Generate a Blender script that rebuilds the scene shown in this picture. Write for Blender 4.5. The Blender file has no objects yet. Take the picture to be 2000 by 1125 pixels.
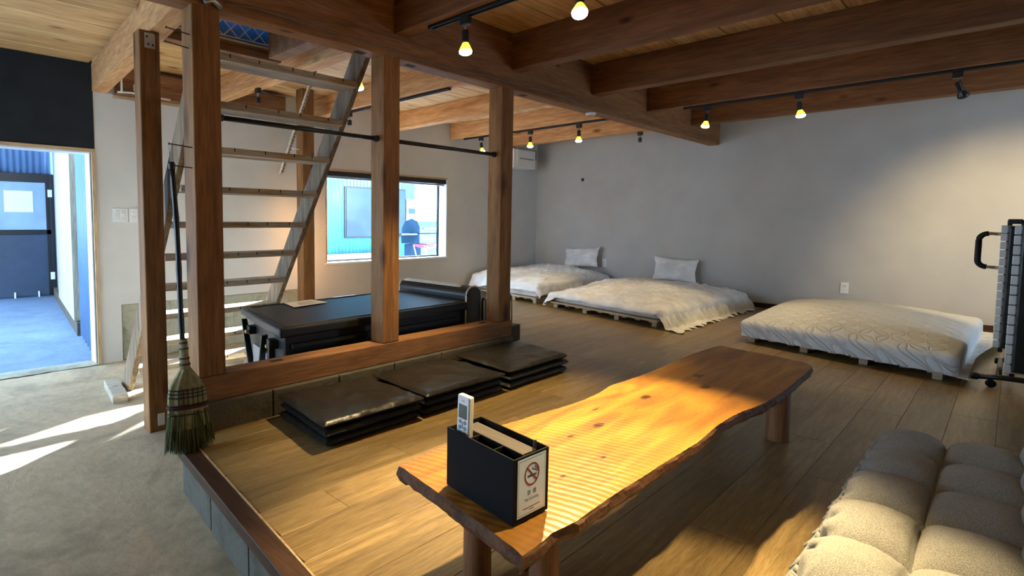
import bpy, bmesh, math, random
from mathutils import Vector, Matrix, noise
random.seed(7)
S = bpy.context.scene
C = S.collection
# ------------------------------------------------------------------ camera
H = 0.98
FPX, CX, CY = 1085.46, 811.46, 507.96
YAW, PIT, ROL = [math.radians(a) for a in (47.132, -4.0215, 0.3739)]
_f = Vector((math.cos(PIT)*math.cos(YAW), math.cos(PIT)*math.sin(YAW), math.sin(PIT)))
_r = Vector((math.sin(YAW), -math.cos(YAW), 0)); _u = _r.cross(_f)
_r2 = _r*math.cos(ROL) + _u*math.sin(ROL); _u2 = _u*math.cos(ROL) - _r*math.sin(ROL)
cam = bpy.data.objects.new('camera', bpy.data.cameras.new('camera')); C.objects.link(cam)
cam.matrix_world = Matrix(((_r2.x, _u2.x, -_f.x, 0), (_r2.y, _u2.y, -_f.y, 0), (_r2.z, _u2.z, -_f.z, H), (0, 0, 0, 1)))
cam.data.sensor_fit = 'HORIZONTAL'; cam.data.sensor_width = 36
cam.data.lens = FPX/2000*36
cam.data.shift_x = (1000-CX)/2000; cam.data.shift_y = -(562.5-CY)/2000
cam.data.clip_start = 0.02
S.camera = cam
# ------------------------------------------------------------------ sky, sun, exposure
W = bpy.data.worlds.new('World'); S.world = W; W.use_nodes = True
W.node_tree.nodes['Background'].inputs[0].default_value = (0.52, 0.75, 1.0, 1)
W.node_tree.nodes['Background'].inputs[1].default_value = 10.0
sun = bpy.data.objects.new('sun', bpy.data.lights.new('sun', 'SUN')); C.objects.link(sun)
sun.data.energy = 270; sun.data.color = (0.92, 0.96, 1.0); sun.data.angle = math.radians(2.2)
sun.rotation_euler = Vector((-0.885, -0.370, -0.282)).to_track_quat('-Z', 'Y').to_euler()
def portal(loc, rot, sx, sy):
    l = bpy.data.lights.new('daylight_portal', 'AREA'); l.shape = 'RECTANGLE'; l.size = sx; l.size_y = sy
    l.cycles.is_portal = True
    o = bpy.data.objects.new('daylight_portal', l); C.objects.link(o); o.location = loc; o.rotation_euler = rot
portal((4.35, 5.30, 1.02), (-math.pi/2, 0, 0), 1.85, 1.0)
portal((0.55, 5.27, 0.65), (-math.pi/2, 0, 0), 1.2, 1.7)
portal((5.6, -2.22, 0.8), (math.pi/2, 0, 0), 1.4, 1.0)
portal((1.9, 5.2, 2.9), (-math.pi/2, 0, 0), 2.0, 1.0)
portal((-2.05, 3.85, 0.95), (0, -math.pi/2, 0), 2.25, 2.2)
vs = S.view_settings
vs.view_transform = 'Standard'; vs.look = 'None'; vs.gamma = 1; vs.exposure = 0.28; vs.use_curve_mapping = False
# ------------------------------------------------------------------ materials
def _new(name):
    m = bpy.data.materials.new(name); m.use_nodes = True
    nt = m.node_tree; b = nt.nodes['Principled BSDF']
    return m, nt, b
def N(nt, t, **kw):
    n = nt.nodes.new(t)
    for k, v in kw.items():
        if isinstance(k, str) and hasattr(n, k): setattr(n, k, v)
        else: n.inputs[k].default_value = v
    return n
def ramp(nt, fac, stops):
    r = nt.nodes.new('ShaderNodeValToRGB'); e = r.color_ramp.elements
    while len(e) < len(stops): e.new(0.5)
    for i, (p, c) in enumerate(stops):
        e[i].position = p; e[i].color = (*c, 1) if len(c) == 3 else c
    nt.links.new(fac, r.inputs[0]); return r
def mixc(nt, a, b, fac=None, mode='MIX', f=1.0):
    n = nt.nodes.new('ShaderNodeMix'); n.data_type = 'RGBA'; n.blend_type = mode
    n.inputs[0].default_value = f
    if fac is not None: nt.links.new(fac, n.inputs[0])
    for s, v in ((6, a), (7, b)):
        if isinstance(v, (tuple, list)): n.inputs[s].default_value = (*v, 1)
        else: nt.links.new(v, n.inputs[s])
    return n.outputs[2]
def coords(nt, scale=(1, 1, 1), rnd=True):
    tc = nt.nodes.new('ShaderNodeTexCoord')
    src = tc.outputs['Object']
    if rnd:
        oi = nt.nodes.new('ShaderNodeObjectInfo')
        m = N(nt, 'ShaderNodeMath', operation='MULTIPLY'); m.inputs[1].default_value = 23.0
        nt.links.new(oi.outputs['Random'], m.inputs[0])
        a = N(nt, 'ShaderNodeVectorMath', operation='ADD')
        nt.links.new(src, a.inputs[0]); nt.links.new(m.outputs[0], a.inputs[1]); src = a.outputs[0]
    mp = nt.nodes.new('ShaderNodeMapping'); mp.inputs['Scale'].default_value = scale
    nt.links.new(src, mp.inputs[0]); return mp.outputs[0]
def bump(nt, b, h, strength=0.3, dist=0.01):
    n = nt.nodes.new('ShaderNodeBump'); n.inputs['Strength'].default_value = strength; n.inputs['Distance'].default_value = dist
    nt.links.new(h, n.inputs['Height']); nt.links.new(n.outputs[0], b.inputs['Normal']); return n
def wood(name, c1, c2, axis='x', knots=0.0, rough=0.6, g=1.0, vary=0.25, spec=0.3, bstr=0.25):
    m, nt, b = _new(name)
    lo, hi = 0.55*g, 7.0*g
    sc = {'x': (lo, hi, hi), 'y': (hi, lo, hi), 'z': (hi, hi, lo)}[axis]
    v = coords(nt, sc)
    n1 = N(nt, 'ShaderNodeTexNoise'); n1.inputs['Scale'].default_value = 2.2; n1.inputs['Detail'].default_value = 5; n1.inputs['Distortion'].default_value = 0.8
    n2 = N(nt, 'ShaderNodeTexNoise'); n2.inputs['Scale'].default_value = 13; n2.inputs['Detail'].default_value = 4
    nt.links.new(v, n1.inputs['Vector']); nt.links.new(v, n2.inputs['Vector'])
    r1 = ramp(nt, n1.outputs['Fac'], [(0.30, c1), (0.70, c2)])
    r2 = ramp(nt, n2.outputs['Fac'], [(0.34, (0.62, 0.60, 0.58)), (0.62, (1, 1, 1))])
    col = mixc(nt, r1.outputs[0], r2.outputs[0], mode='MULTIPLY', f=0.8)
    if knots:
        ks = {'x': (1.3, 3.2, 3.2), 'y': (3.2, 1.3, 3.2), 'z': (3.2, 3.2, 1.3)}[axis]
        kv = coords(nt, ks)
        vo = N(nt, 'ShaderNodeTexVoronoi'); vo.inputs['Scale'].default_value = 1.5
        nt.links.new(kv, vo.inputs['Vector'])
        kr = ramp(nt, vo.outputs['Distance'], [(0.035*knots, (0.2, 0.15, 0.12)), (0.07*knots, (0.5, 0.42, 0.36)), (0.13*knots, (1, 1, 1))])
        col = mixc(nt, col, kr.outputs[0], mode='MULTIPLY')
    oi = nt.nodes.new('ShaderNodeObjectInfo')
    mr = N(nt, 'ShaderNodeMapRange'); mr.inputs[3].default_value = 1-vary; mr.inputs[4].default_value = 1+vary*0.6
    nt.links.new(oi.outputs['Random'], mr.inputs[0])
    cmb = nt.nodes.new('ShaderNodeCombineColor')
    for i in range(3): nt.links.new(mr.outputs[0], cmb.inputs[i])
    col = mixc(nt, col, cmb.outputs[0], mode='MULTIPLY')
    nt.links.new(col, b.inputs['Base Color']); b.inputs['Roughness'].default_value = rough
    b.inputs['Specular IOR Level'].default_value = spec
    bump(nt, b, n2.outputs['Fac'], bstr, 0.004)
    return m
def plain(name, c, rough=0.5, metal=0.0, spec=0.5, nscale=0, namt=0.15, bstr=0.0, bscale=60, bdist=0.003):
    m, nt, b = _new(name)
    b.inputs['Base Color'].default_value = (*c, 1); b.inputs['Roughness'].default_value = rough
    b.inputs['Metallic'].default_value = metal; b.inputs['Specular IOR Level'].default_value = spec
    v = coords(nt)
    nz = N(nt, 'ShaderNodeTexNoise'); nz.inputs['Scale'].default_value = nscale or 6; nz.inputs['Detail'].default_value = 5
    nt.links.new(v, nz.inputs['Vector'])
    a = namt
    r = ramp(nt, nz.outputs['Fac'], [(0.3, tuple(x*(1-a) for x in c)), (0.7, tuple(min(1, x*(1+a)) for x in c))])
    nt.links.new(r.outputs[0], b.inputs['Base Color'])
    if bstr:
        n2 = N(nt, 'ShaderNodeTexNoise'); n2.inputs['Scale'].default_value = bscale; n2.inputs['Detail'].default_value = 3
        nt.links.new(v, n2.inputs['Vector']); bump(nt, b, n2.outputs['Fac'], bstr, bdist)
    return m
def emit(name, c, s):
    m, nt, b = _new(name)
    b.inputs['Base Color'].default_value = (*c, 1); b.inputs['Emission Color'].default_value = (*c, 1); b.inputs['Emission Strength'].default_value = s
    return m
def glass(name, tint=(1, 1, 1), fac=0.06, rough=0.0):
    m, nt, b = _new(name)
    nt.nodes.remove(b); out = nt.nodes['Material Output']
    t = N(nt, 'ShaderNodeBsdfTransparent'); t.inputs[0].default_value = (*tint, 1)
    g = N(nt, 'ShaderNodeBsdfGlossy'); g.inputs['Roughness'].default_value = rough
    mx = N(nt, 'ShaderNodeMixShader'); mx.inputs[0].default_value = fac
    nt.links.new(t.outputs[0], mx.inputs[1]); nt.links.new(g.outputs[0], mx.inputs[2]); nt.links.new(mx.outputs[0], out.inputs[0])
    return m
def concrete(name, c, scale=2.0, stain=0.5, bstr=0.5, bdist=0.02):
    m, nt, b = _new(name); v = coords(nt, rnd=False)
    a = N(nt, 'ShaderNodeTexNoise'); a.inputs['Scale'].default_value = scale; a.inputs['Detail'].default_value = 9; a.inputs['Roughness'].default_value = 0.65; a.inputs['Distortion'].default_value = 0.6
    f = N(nt, 'ShaderNodeTexNoise'); f.inputs['Scale'].default_value = scale*14; f.inputs['Detail'].default_value = 6
    nt.links.new(v, a.inputs['Vector']); nt.links.new(v, f.inputs['Vector'])
    d = tuple(x*(1-stain) for x in c)
    r = ramp(nt, a.outputs['Fac'], [(0.28, d), (0.5, c), (0.75, tuple(min(1, x*1.22) for x in c))])
    r2 = ramp(nt, f.outputs['Fac'], [(0.3, (0.72, 0.72, 0.72)), (0.65, (1.05, 1.05, 1.05))])
    nt.links.new(mixc(nt, r.outputs[0], r2.outputs[0], mode='MULTIPLY', f=0.4), b.inputs['Base Color'])
    b.inputs['Roughness'].default_value = 0.85
    ad = N(nt, 'ShaderNodeMath', operation='ADD'); nt.links.new(a.outputs['Fac'], ad.inputs[0])
    mu = N(nt, 'ShaderNodeMath', operation='MULTIPLY'); mu.inputs[1].default_value = 0.25; nt.links.new(f.outputs['Fac'], mu.inputs[0]); nt.links.new(mu.outputs[0], ad.inputs[1])
    bump(nt, b, ad.outputs[0], bstr, bdist); return m
M = {}
M['plaster'] = plain('plaster_grey', (0.50, 0.485, 0.46), 0.9, spec=0.2, nscale=3, namt=0.05, bstr=0.25, bscale=90)
M['plaster_l'] = plain('plaster_light', (0.60, 0.585, 0.555), 0.9, spec=0.2, nscale=3, namt=0.04, bstr=0.25, bscale=90)
M['dark_wall'] = plain('charcoal_paint', (0.016, 0.019, 0.023), 0.8, spec=0.2, bstr=0.1)
M['floor_z'] = wood('vinyl_plank', (0.225, 0.145, 0.052), (0.385, 0.262, 0.105), 'x', 0, 0.36, 3.2, 0.22, 0.5, 0.12)
M['wall_dark'] = plain('bounce_cut_dark', (0.10, 0.075, 0.055), 0.8)  # for unseen walls, coloured dark to cut bounce light
M['floor_z'].node_tree.nodes['Principled BSDF'].inputs['Coat Weight'].default_value = 0.3
M['floor_z'].node_tree.nodes['Principled BSDF'].inputs['Coat Roughness'].default_value = 0.38
M['sub'] = plain('sub_floor', (0.12, 0.085, 0.05), 0.8)
M['post'] = wood('post_timber', (0.20, 0.085, 0.026), (0.37, 0.175, 0.056), 'z', 1.8, 0.65, 1.0, 0.12)
M['joist'] = wood('joist_timber', (0.56, 0.26, 0.095), (0.82, 0.46, 0.20), 'y', 1.3, 0.65, 1.0, 0.12)  # lit copy of the joist wood, brightened for the window side
M['girder'] = wood('girder_timber', (0.20, 0.09, 0.036), (0.34, 0.165, 0.07), 'x', 0.9, 0.65, 1.0, 0.12)  # girder wood darkened, backlit shade put into its colour
M['joist_shaded'] = wood('shaded_joist', (0.17, 0.07, 0.026), (0.30, 0.135, 0.052), 'y', 0.9, 0.65, 1.0, 0.12)  # same wood as the window side joists, shade put into the colour
M['board'] = wood('ceiling_board', (0.58, 0.32, 0.125), (0.84, 0.57, 0.27), 'x', 1.1, 0.65, 0.8, 0.16)
M['old'] = wood('weathered_timber', (0.40, 0.33, 0.24), (0.66, 0.58, 0.46), 'x', 0.5, 0.8, 1.2, 0.15)
M['old_z'] = wood('weathered_stringer', (0.17, 0.115, 0.07), (0.38, 0.285, 0.185), 'z', 0.5, 0.8, 1.2, 0.12)
M['trim'] = wood('pale_trim', (0.50, 0.33, 0.17), (0.66, 0.47, 0.27), 'x', 0, 0.6, 1.2, 0.05)
M['trim_z'] = wood('pale_jamb', (0.50, 0.33, 0.17), (0.66, 0.47, 0.27), 'z', 0, 0.6, 1.2, 0.05)
M['nosing'] = wood('dark_nosing', (0.045, 0.021, 0.012), (0.085, 0.042, 0.023), 'y', 0, 0.5, 1.5, 0.05)
M['concrete'] = concrete('rough_concrete', (0.46, 0.355, 0.225), 1.3, 0.62, 0.5, 0.03)
M['curb'] = concrete('grey_block', (0.11, 0.096, 0.072), 5, 0.5, 0.6, 0.015)
M['found'] = concrete('mossy_foundation', (0.36, 0.35, 0.26), 4, 0.6, 0.7, 0.02)
M['black_vinyl'] = plain('black_vinyl', (0.014, 0.0135, 0.012), 0.33, spec=0.5, bstr=0.45, bscale=7, bdist=0.025)
M['black_plastic'] = plain('black_plastic', (0.008, 0.008, 0.009), 0.5, spec=0.3, bstr=0.1, bscale=200)
M['caddy'] = plain('matt_black_board', (0.006, 0.006, 0.007), 0.75, spec=0.15)
M['black_metal'] = plain('black_metal', (0.010, 0.010, 0.010), 0.4)
M['black_leather'] = plain('black_leather', (0.010, 0.010, 0.011), 0.35, bstr=0.3, bscale=120)
M['piping'] = plain('cream_piping', (0.72, 0.66, 0.55), 0.6)
M['white_cloth'] = plain('white_cotton', (0.80, 0.80, 0.80), 0.95, spec=0.1, bstr=0.25, bscale=8, bdist=0.02)
M['pillow'] = plain('pillow_cotton', (0.78, 0.76, 0.74), 0.95, spec=0.1, bstr=0.3, bscale=16, bdist=0.01)
M['white_plastic'] = plain('white_plastic', (0.80, 0.80, 0.78), 0.4, namt=0.03)
M['grey_plastic'] = plain('grey_plastic', (0.30, 0.30, 0.31), 0.5)
M['pine'] = wood('pine_slat', (0.50, 0.36, 0.22), (0.68, 0.53, 0.35), 'y', 0.3, 0.7, 1.2, 0.1)
M['steel'] = plain('galvanised_steel', (0.45, 0.45, 0.43), 0.4, metal=0.9)
M['chrome'] = plain('chrome', (0.7, 0.7, 0.7), 0.2, metal=1.0)
M['dark_hole'] = plain('dark_hole', (0.012, 0.010, 0.008), 0.9)
M['bulb'] = emit('lit_bulb_glass', (1.0, 0.68, 0.06), 1.6)
M['lens'] = emit('lit_bulb_face', (1.0, 0.86, 0.50), 30)
M['bulb_off'] = plain('bulb_off', (0.02, 0.02, 0.02), 0.3)
M['sofa'] = None
# ------------------------------------------------------------------ mesh helpers
ORG = {}
def tag(o, label=None, cat=None, group=None, kind=None):
    if label: o['label'] = label
    if cat: o['category'] = cat
    if group: o['group'] = group
    if kind: o['kind'] = kind
    return o
class MB:
    def __init__(s): s.v = []; s.f = []
    def add(s, vs, fs):
        n = len(s.v); s.v += [Vector(p) for p in vs]; s.f += [tuple(i+n for i in f) for f in fs]; return s
    def box(s, x0, x1, y0, y1, z0, z1):
        x0, x1 = min(x0, x1), max(x0, x1); y0, y1 = min(y0, y1), max(y0, y1); z0, z1 = min(z0, z1), max(z0, z1)
        return s.add([(x0,y0,z0),(x1,y0,z0),(x1,y1,z0),(x0,y1,z0),(x0,y0,z1),(x1,y0,z1),(x1,y1,z1),(x0,y1,z1)],
                     [(0,3,2,1),(4,5,6,7),(0,1,5,4),(1,2,6,5),(2,3,7,6),(3,0,4,7)])
    def prism(s, poly, z0, z1):          # poly counter-clockwise in plan
        n = len(poly)
        vs = [(p[0], p[1], z0) for p in poly] + [(p[0], p[1], z1) for p in poly]
        return s.add(vs, [tuple(range(n-1, -1, -1)), tuple(range(n, 2*n))] + [(i, (i+1) % n, n+(i+1) % n, n+i) for i in range(n)])
    def bar(s, a, b, w, h, up=(0, 0, 1)):   # rectangular bar from a to b, w across, h along 'up'
        a, b = Vector(a), Vector(b); d = (b-a).normalized(); side = d.cross(Vector(up)).normalized(); u = side.cross(d)
        q = [(-1,-1),(1,-1),(1,1),(-1,1)]
        vs = [p + side*(w/2*i) + u*(h/2*j) for p in (a, b) for i, j in q]
        return s.add(vs, [(3,2,1,0),(4,5,6,7)] + [(i, (i+1) % 4, 4+(i+1) % 4, 4+i) for i in range(4)])
    def tube(s, pts, r, n=10, caps=True, rs=None):
        pts = [Vector(p) for p in pts]; rings = []
        ref = None
        for i, p in enumerate(pts):
            d = (pts[min(i+1, len(pts)-1)] - pts[max(i-1, 0)]).normalized()
            if ref is None or abs(ref.dot(d)) > 0.98:
                ref = Vector((0, 0, 1)) if abs(d.z) < 0.9 else Vector((1, 0, 0))
            a = d.cross(ref).normalized(); b = d.cross(a); ref = a.cross(d)*-1 if False else ref
            rr = rs[i] if rs else r
            rings.append([p + a*(rr*math.cos(t*2*math.pi/n)) + b*(rr*math.sin(t*2*math.pi/n)) for t in range(n)])
        vs = [v for g in rings for v in g]; fs = []
        for i in range(len(rings)-1):
            for t in range(n):
                fs.append((i*n+t, i*n+(t+1) % n, (i+1)*n+(t+1) % n, (i+1)*n+t))
        if caps: fs += [tuple(range(n-1, -1, -1)), tuple((len(rings)-1)*n+t for t in range(n))]
        return s.add(vs, fs)
    def lathe(s, prof, c=(0, 0, 0), axis=(0, 0, 1), n=16):   # prof = [(r, h)]
        ax = Vector(axis).normalized(); ref = Vector((1, 0, 0)) if abs(ax.x) < 0.9 else Vector((0, 1, 0))
        a = ax.cross(ref).normalized(); b = ax.cross(a); c = Vector(c); vs = []; fs = []
        for r, h in prof:
            for t in range(n):
                vs.append(c + ax*h + a*(r*math.cos(t*2*math.pi/n)) + b*(r*math.sin(t*2*math.pi/n)))
        for i in range(len(prof)-1):
            for t in range(n): fs.append((i*n+t, i*n+(t+1) % n, (i+1)*n+(t+1) % n, (i+1)*n+t))
        fs += [tuple(range(n-1, -1, -1)), tuple((len(prof)-1)*n+t for t in range(n))]
        return s.add(vs, fs)
    def grid(s, fn, nu, nv):
        vs = [fn(i/nu, j/nv) for j in range(nv+1) for i in range(nu+1)]
        return s.add(vs, [(j*(nu+1)+i, j*(nu+1)+i+1, (j+1)*(nu+1)+i+1, (j+1)*(nu+1)+i) for j in range(nv) for i in range(nu)])
    def build(s, name, mat, parent=None, bevel=0.0, smooth=False, solid=0.0, sub=0, seg=2, flip=False):
        me = bpy.data.meshes.new(name)
        if parent is not None: org = ORG[parent.name]
        else:
            xs = [v.x for v in s.v]; ys = [v.y for v in s.v]; zs = [v.z for v in s.v]
            org = Vector(((min(xs)+max(xs))/2, (min(ys)+max(ys))/2, min(zs)))
        me.from_pydata([v-org for v in s.v], [], s.f); me.update()
        bm = bmesh.new(); bm.from_mesh(me); bmesh.ops.recalc_face_normals(bm, faces=bm.faces); bm.to_mesh(me); bm.free()
        o = bpy.data.objects.new(name, me); C.objects.link(o)
        if parent is None: o.location = org
        else: o.parent = parent
        ORG[o.name] = org
        me.materials.append(mat)
        if smooth:
            for p in me.polygons: p.use_smooth = True
        if solid:
            q = o.modifiers.new('solid', 'SOLIDIFY'); q.thickness = solid; q.offset = -1
        if sub:
            q = o.modifiers.new('sub', 'SUBSURF'); q.levels = sub; q.render_levels = sub
        if bevel:
            q = o.modifiers.new('bevel', 'BEVEL'); q.width = bevel; q.segments = seg; q.limit_method = 'ANGLE'; q.angle_limit = math.radians(40)
        return o
def empty(name, loc, label, cat, group=None):
    o = bpy.data.objects.new(name, None); C.objects.link(o); o.location = loc; o.empty_display_size = 0.05
    ORG[o.name] = Vector(loc); return tag(o, label, cat, group)
def struct(o, label=None): return tag(o, label, kind='structure')
def box(name, x0, x1, y0, y1, z0, z1, mat, parent=None, bevel=0.003, **k):
    return MB().box(x0, x1, y0, y1, z0, z1).build(name, mat, parent, bevel, **k)
def copy_part(src, loc, parent=None, rz=0, scale=None):
    o = src.copy(); C.objects.link(o); o.location = loc; o.rotation_euler = (0, 0, rz)
    if scale: o.scale = scale
    if parent is not None: o.parent = parent
    return o
def fbm(x, y, z=0, s=1.0, o=4): return noise.fractal(Vector((x*s, y*s, z*s)), 0.6, 2.0, o)
# ------------------------------------------------------------------ the room shell
XW, YW, YG = 7.31, 5.107, 2.49          # far wall, window wall, front face of the girder line
ZC = -0.22                              # concrete level (raised wooden floor is z = 0)
XF, YR = -2.0, -2.15                    # walls behind and beside the camera
edge_x = lambda y: 0.844 + (y-2.427)*0.1006      # outer edge of the raised floor
# concrete ground inside
def gc(u, v):
    x = XF + u*(3.25-XF); y = YR + v*(YW+0.15-YR)
    return (x, y, ZC + 0.006*fbm(x, y, 0, 1.7) + 0.003*fbm(x, y, 3, 6) - 0.006)
g = struct(MB().grid(gc, 90, 110).build('floor', M['concrete'], smooth=True), 'rough bare concrete floor beside the raised wooden floor')
# raised floor: substrate plus planks
sub = MB()
sub.prism([(edge_x(YR)+0.07, YR), (XW, YR), (XW, YW), (3.12, YW), (3.12, 2.62), (3.12, 2.478), (edge_x(2.427)+0.07, 2.478)], -0.05, -0.006)
fl = struct(sub.build('floor', M['sub']), 'raised floor of brown wood-look planks')
PW, PL = 0.166, 1.15
def plank_mesh(l, w, h=0.006, c=0.0012):
    me = bpy.data.meshes.new('plank')
    a, b = l/2, w/2
    vs = [(-a,-b,0),(a,-b,0),(a,b,0),(-a,b,0),(-a,-b,h-c),(a,-b,h-c),(a,b,h-c),(-a,b,h-c),(-a+c,-b+c,h),(a-c,-b+c,h),(a-c,b-c,h),(-a+c,b-c,h)]
    fs = [(0,1,5,4),(1,2,6,5),(2,3,7,6),(3,0,4,7),(4,5,9,8),(5,6,10,9),(6,7,11,10),(7,4,8,11),(8,9,10,11)]
    me.from_pydata(vs, [], fs); me.update(); me.materials.append(M['floor_z']); return me
full = plank_mesh(PL-0.0008, PW-0.0008)
rows = int((YW-YR)/PW)+1
for r in range(rows):
    y0 = YR + r*PW; yc = y0 + PW/2
    wr = min(PW, YW-y0)
    if wr < 0.02: continue
    off = (r*0.43) % PL
    segs = []
    xl = edge_x(yc)+0.072
    if y0+PW <= 2.474: segs = [(xl, XW, wr)]
    elif y0 < 2.474: segs = [(xl, 3.12, 2.474-y0), (3.12, XW, wr)]
    else: segs = [(3.12, XW, wr)]
    for xs, xe, w in segs:
        x = xs; first = off if off > 0.12 else PL
        while x < xe-0.01:
            l = min(first if x == xs else PL, xe-x)
            if y0 > -1.2 or x < 4:
                same = abs(l-PL) < 1e-4 and abs(w-PW) < 1e-4
                me = full if same else plank_mesh(max(l-0.0008, 0.01), w-0.0008)
                o = bpy.data.objects.new('plank', me); C.objects.link(o); o.parent = fl
                o.location = Vector((x+l/2, y0+w/2, -0.006)) - ORG[fl.name]
            x += l
# nosing and face of the step
a0, a1 = (edge_x(2.47), 2.47), (edge_x(YR), YR)
step = struct(MB().prism([(a1[0], a1[1]), (a1[0]+0.066, a1[1]), (a0[0]+0.066, a0[1]), (a0[0], a0[1])], -0.045, 0.002).build('trim_1', M['nosing'], None, 0.004), 'dark brown wooden nosing along the floor edge')
struct(MB().prism([(a1[0]+0.0665, a1[1]), (a1[0]+0.0725, a1[1]), (a0[0]+0.0725, a0[1]), (a0[0]+0.0665, a0[1])], -0.01, 0.0035).build('strip', M['trim'], step))
# concrete blocks under the nosing
fb = struct(MB().prism([(a1[0]+0.045, a1[1]), (a1[0]+0.30, a1[1]), (a0[0]+0.30, a0[1]), (a0[0]+0.045, a0[1])], ZC-0.02, -0.046).build('wall_step', M['curb']), 'grey concrete block face under the raised floor')
bl = []
for k in range(11):
    y1 = 2.455-k*0.40; y0 = y1-0.393
    x0, x1 = edge_x(y0), edge_x(y1)
    struct(MB().prism([(x0+0.030, y0), (x0+0.10, y0), (x1+0.10, y1), (x1+0.030, y1)], ZC-0.015, -0.047).build('block', M['curb'], fb, 0.005))
# curb that carries the sill
cb = struct(box('wall_curb', 0.952, 3.29, 2.484, 2.63, ZC-0.02, 0.138, M['curb'], None, 0.006), 'low grey concrete curb under the sill beam')
for k, (xa, xb) in enumerate(((0.952, 1.33), (1.336, 1.73), (1.736, 2.13), (2.136, 2.53), (2.536, 2.93), (2.936, 3.288))):
    box('block', xa, xb, 2.474, 2.50, ZC-0.01, 0.133, M['curb'], cb, 0.005)
# walls
WT = 0.16
def wallY(name, y0, y1, xs, zs, holes, mat):
    mb = MB(); xs = sorted(xs); zs = sorted(zs)
    for i in range(len(xs)-1):
        for j in range(len(zs)-1):
            cx, cz = (xs[i]+xs[i+1])/2, (zs[j]+zs[j+1])/2
            if any(h[0] < cx < h[1] and h[2] < cz < h[3] for h in holes): continue
            mb.box(xs[i], xs[i+1], y0, y1, zs[j], zs[j+1])
    return struct(mb.build(name, mat))
DX0, DX1, DZ = -0.35, 1.160, 1.520
WX0, WX1, WZ0, WZ1 = 3.415, 5.285, 0.515, 1.525
LX0, LX1, LZ0, LZ1 = 0.9, 2.9, 2.42, 3.4
wl = wallY('wall_left', YW, YW+WT, [XF, DX0, DX1, 1.35, LX0, LX1, 3.06, WX0, WX1, XW+WT], [ZC-0.1, 0.258, WZ0, DZ, WZ1, 2.30, LZ0, LZ1, 3.7],
      [(DX0, DX1, -9, DZ), (WX0, WX1, WZ0, WZ1), (LX0, LX1, LZ0, LZ1), (1.35, 3.06, -9, 0.258)], M['plaster_l'])
wl['label'] = 'pale grey plaster wall with the window and the doorway'
dk = struct(box('wall_upper', XF, 1.186, YW-0.004, YW+0.02, 1.545, 2.30, M['dark_wall'], None, 0), 'charcoal painted wall panel above the doorway')
# foundation concrete showing below the plaster
fo = struct(box('wall_foundation', 1.35, 3.06, YW+0.012, YW+WT, ZC-0.1, 0.258, M['found'], None, 0), 'exposed mossy concrete foundation below the plaster wall')
for k, x in enumerate((1.352, 1.75, 2.15, 2.55)):
    for j, (z0, z1) in enumerate(((ZC, -0.06), (-0.056, 0.10), (0.104, 0.254))):
        xx = x + (0.2 if j == 1 else 0)
        box('block', xx+0.002, min(xx+0.394, 3.05), YW+0.007, YW+0.03, z0, z1, M['found'], fo, 0.004)
struct(box('wall_back', XW, XW+WT, YR, YW, -0.3, 2.6, M['plaster'], None, 0), 'long grey plaster wall behind the beds')
wallY('wall_right', YR-WT, YR, [XF, 4.9, 6.3, XW], [ZC-0.1, 0.3, 1.3, 2.6], [(4.9, 6.3, 0.3, 1.3)], M['wall_dark'])['label'] = 'unseen wall beside the camera, coloured dark to cut bounce light'
struct(MB().box(XF-WT, XF, YR-WT, 2.75, ZC-0.1, 2.6).box(XF-WT, XF, 4.95, YW+WT, ZC-0.1, 2.6).box(XF-WT, XF, 2.75, 4.95, 2.08, 2.6).build('wall_front', M['wall_dark']), 'unseen wall behind the camera, coloured dark to cut bounce light, with the wide open entrance')
# baseboards
struct(box('baseboard_back', XW-0.012, XW-0.0005, YR, YW-0.0125, 0.0005, 0.058, M['nosing'], None, 0.002), 'thin dark baseboard along the far wall')
struct(box('baseboard_left', 3.12, XW-0.013, YW-0.012, YW-0.0005, 0.0005, 0.058, M['nosing'], None, 0.002), 'thin dark baseboard under the window')
# ceilings made of boards
def boards(par, x0, x1, ys, z, mat, t=0.02, axis=0):
    for i in range(len(ys)-1):
        box('board', x0, x1, ys[i]+0.004, ys[i+1]-0.004, z, z+t, mat, par, 0.003, seg=1)
def frange(a, b, d):
    out = [a]
    while out[-1]+d < b-0.03: out.append(out[-1]+d)
    return out+[b]
cf = struct(box('ceiling', XF, XW, YR, YG+0.06, 2.325, 2.35, M['dark_hole'], None, 0), 'dark plank ceiling over the raised floor')
boards(cf, -1.2, XW, [YR, YR+0.27]+[2.452-0.335*k for k in range(13, -1, -1)]+[2.493], 2.30, M['board'])
cr = struct(MB().box(2.10, XW, YG+0.1195, YW, 2.261, 2.285).box(1.30, 2.10, 3.63, YW, 2.261, 2.285).build('ceiling', M['dark_hole']), 'bright plank ceiling near the window')
boards(cr, 2.13, XW, frange(2.62, 3.63, 0.30), 2.2405, M['board'])
boards(cr, 1.30, XW, frange(3.63, YW, 0.30), 2.2405, M['board'])
cl = struct(box('ceiling', XF, 1.165, YG+0.1195, YW, 2.25, 2.275, M['dark_hole'], None, 0), 'plank ceiling above the concrete floor')
boards(cl, XF, 1.165, [2.62, 2.88, 3.18, 3.48, 3.79, 4.09, 4.36, 4.62, 4.87, YW], 2.222, M['board'])
# loft shell seen through the hatch
lo = struct(MB().box(0.3, 4.6, 1.2, YW, 3.6, 3.66).box(0.24, 0.3, 1.2, YW, 2.30, 3.66).box(4.6, 4.66, 1.2, YW, 2.30, 3.66).box(0.24, 4.66, 1.14, 1.2, 2.36, 3.66).build('wall_loft', M['board']), 'board lining of the dim loft above the hatch')
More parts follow.
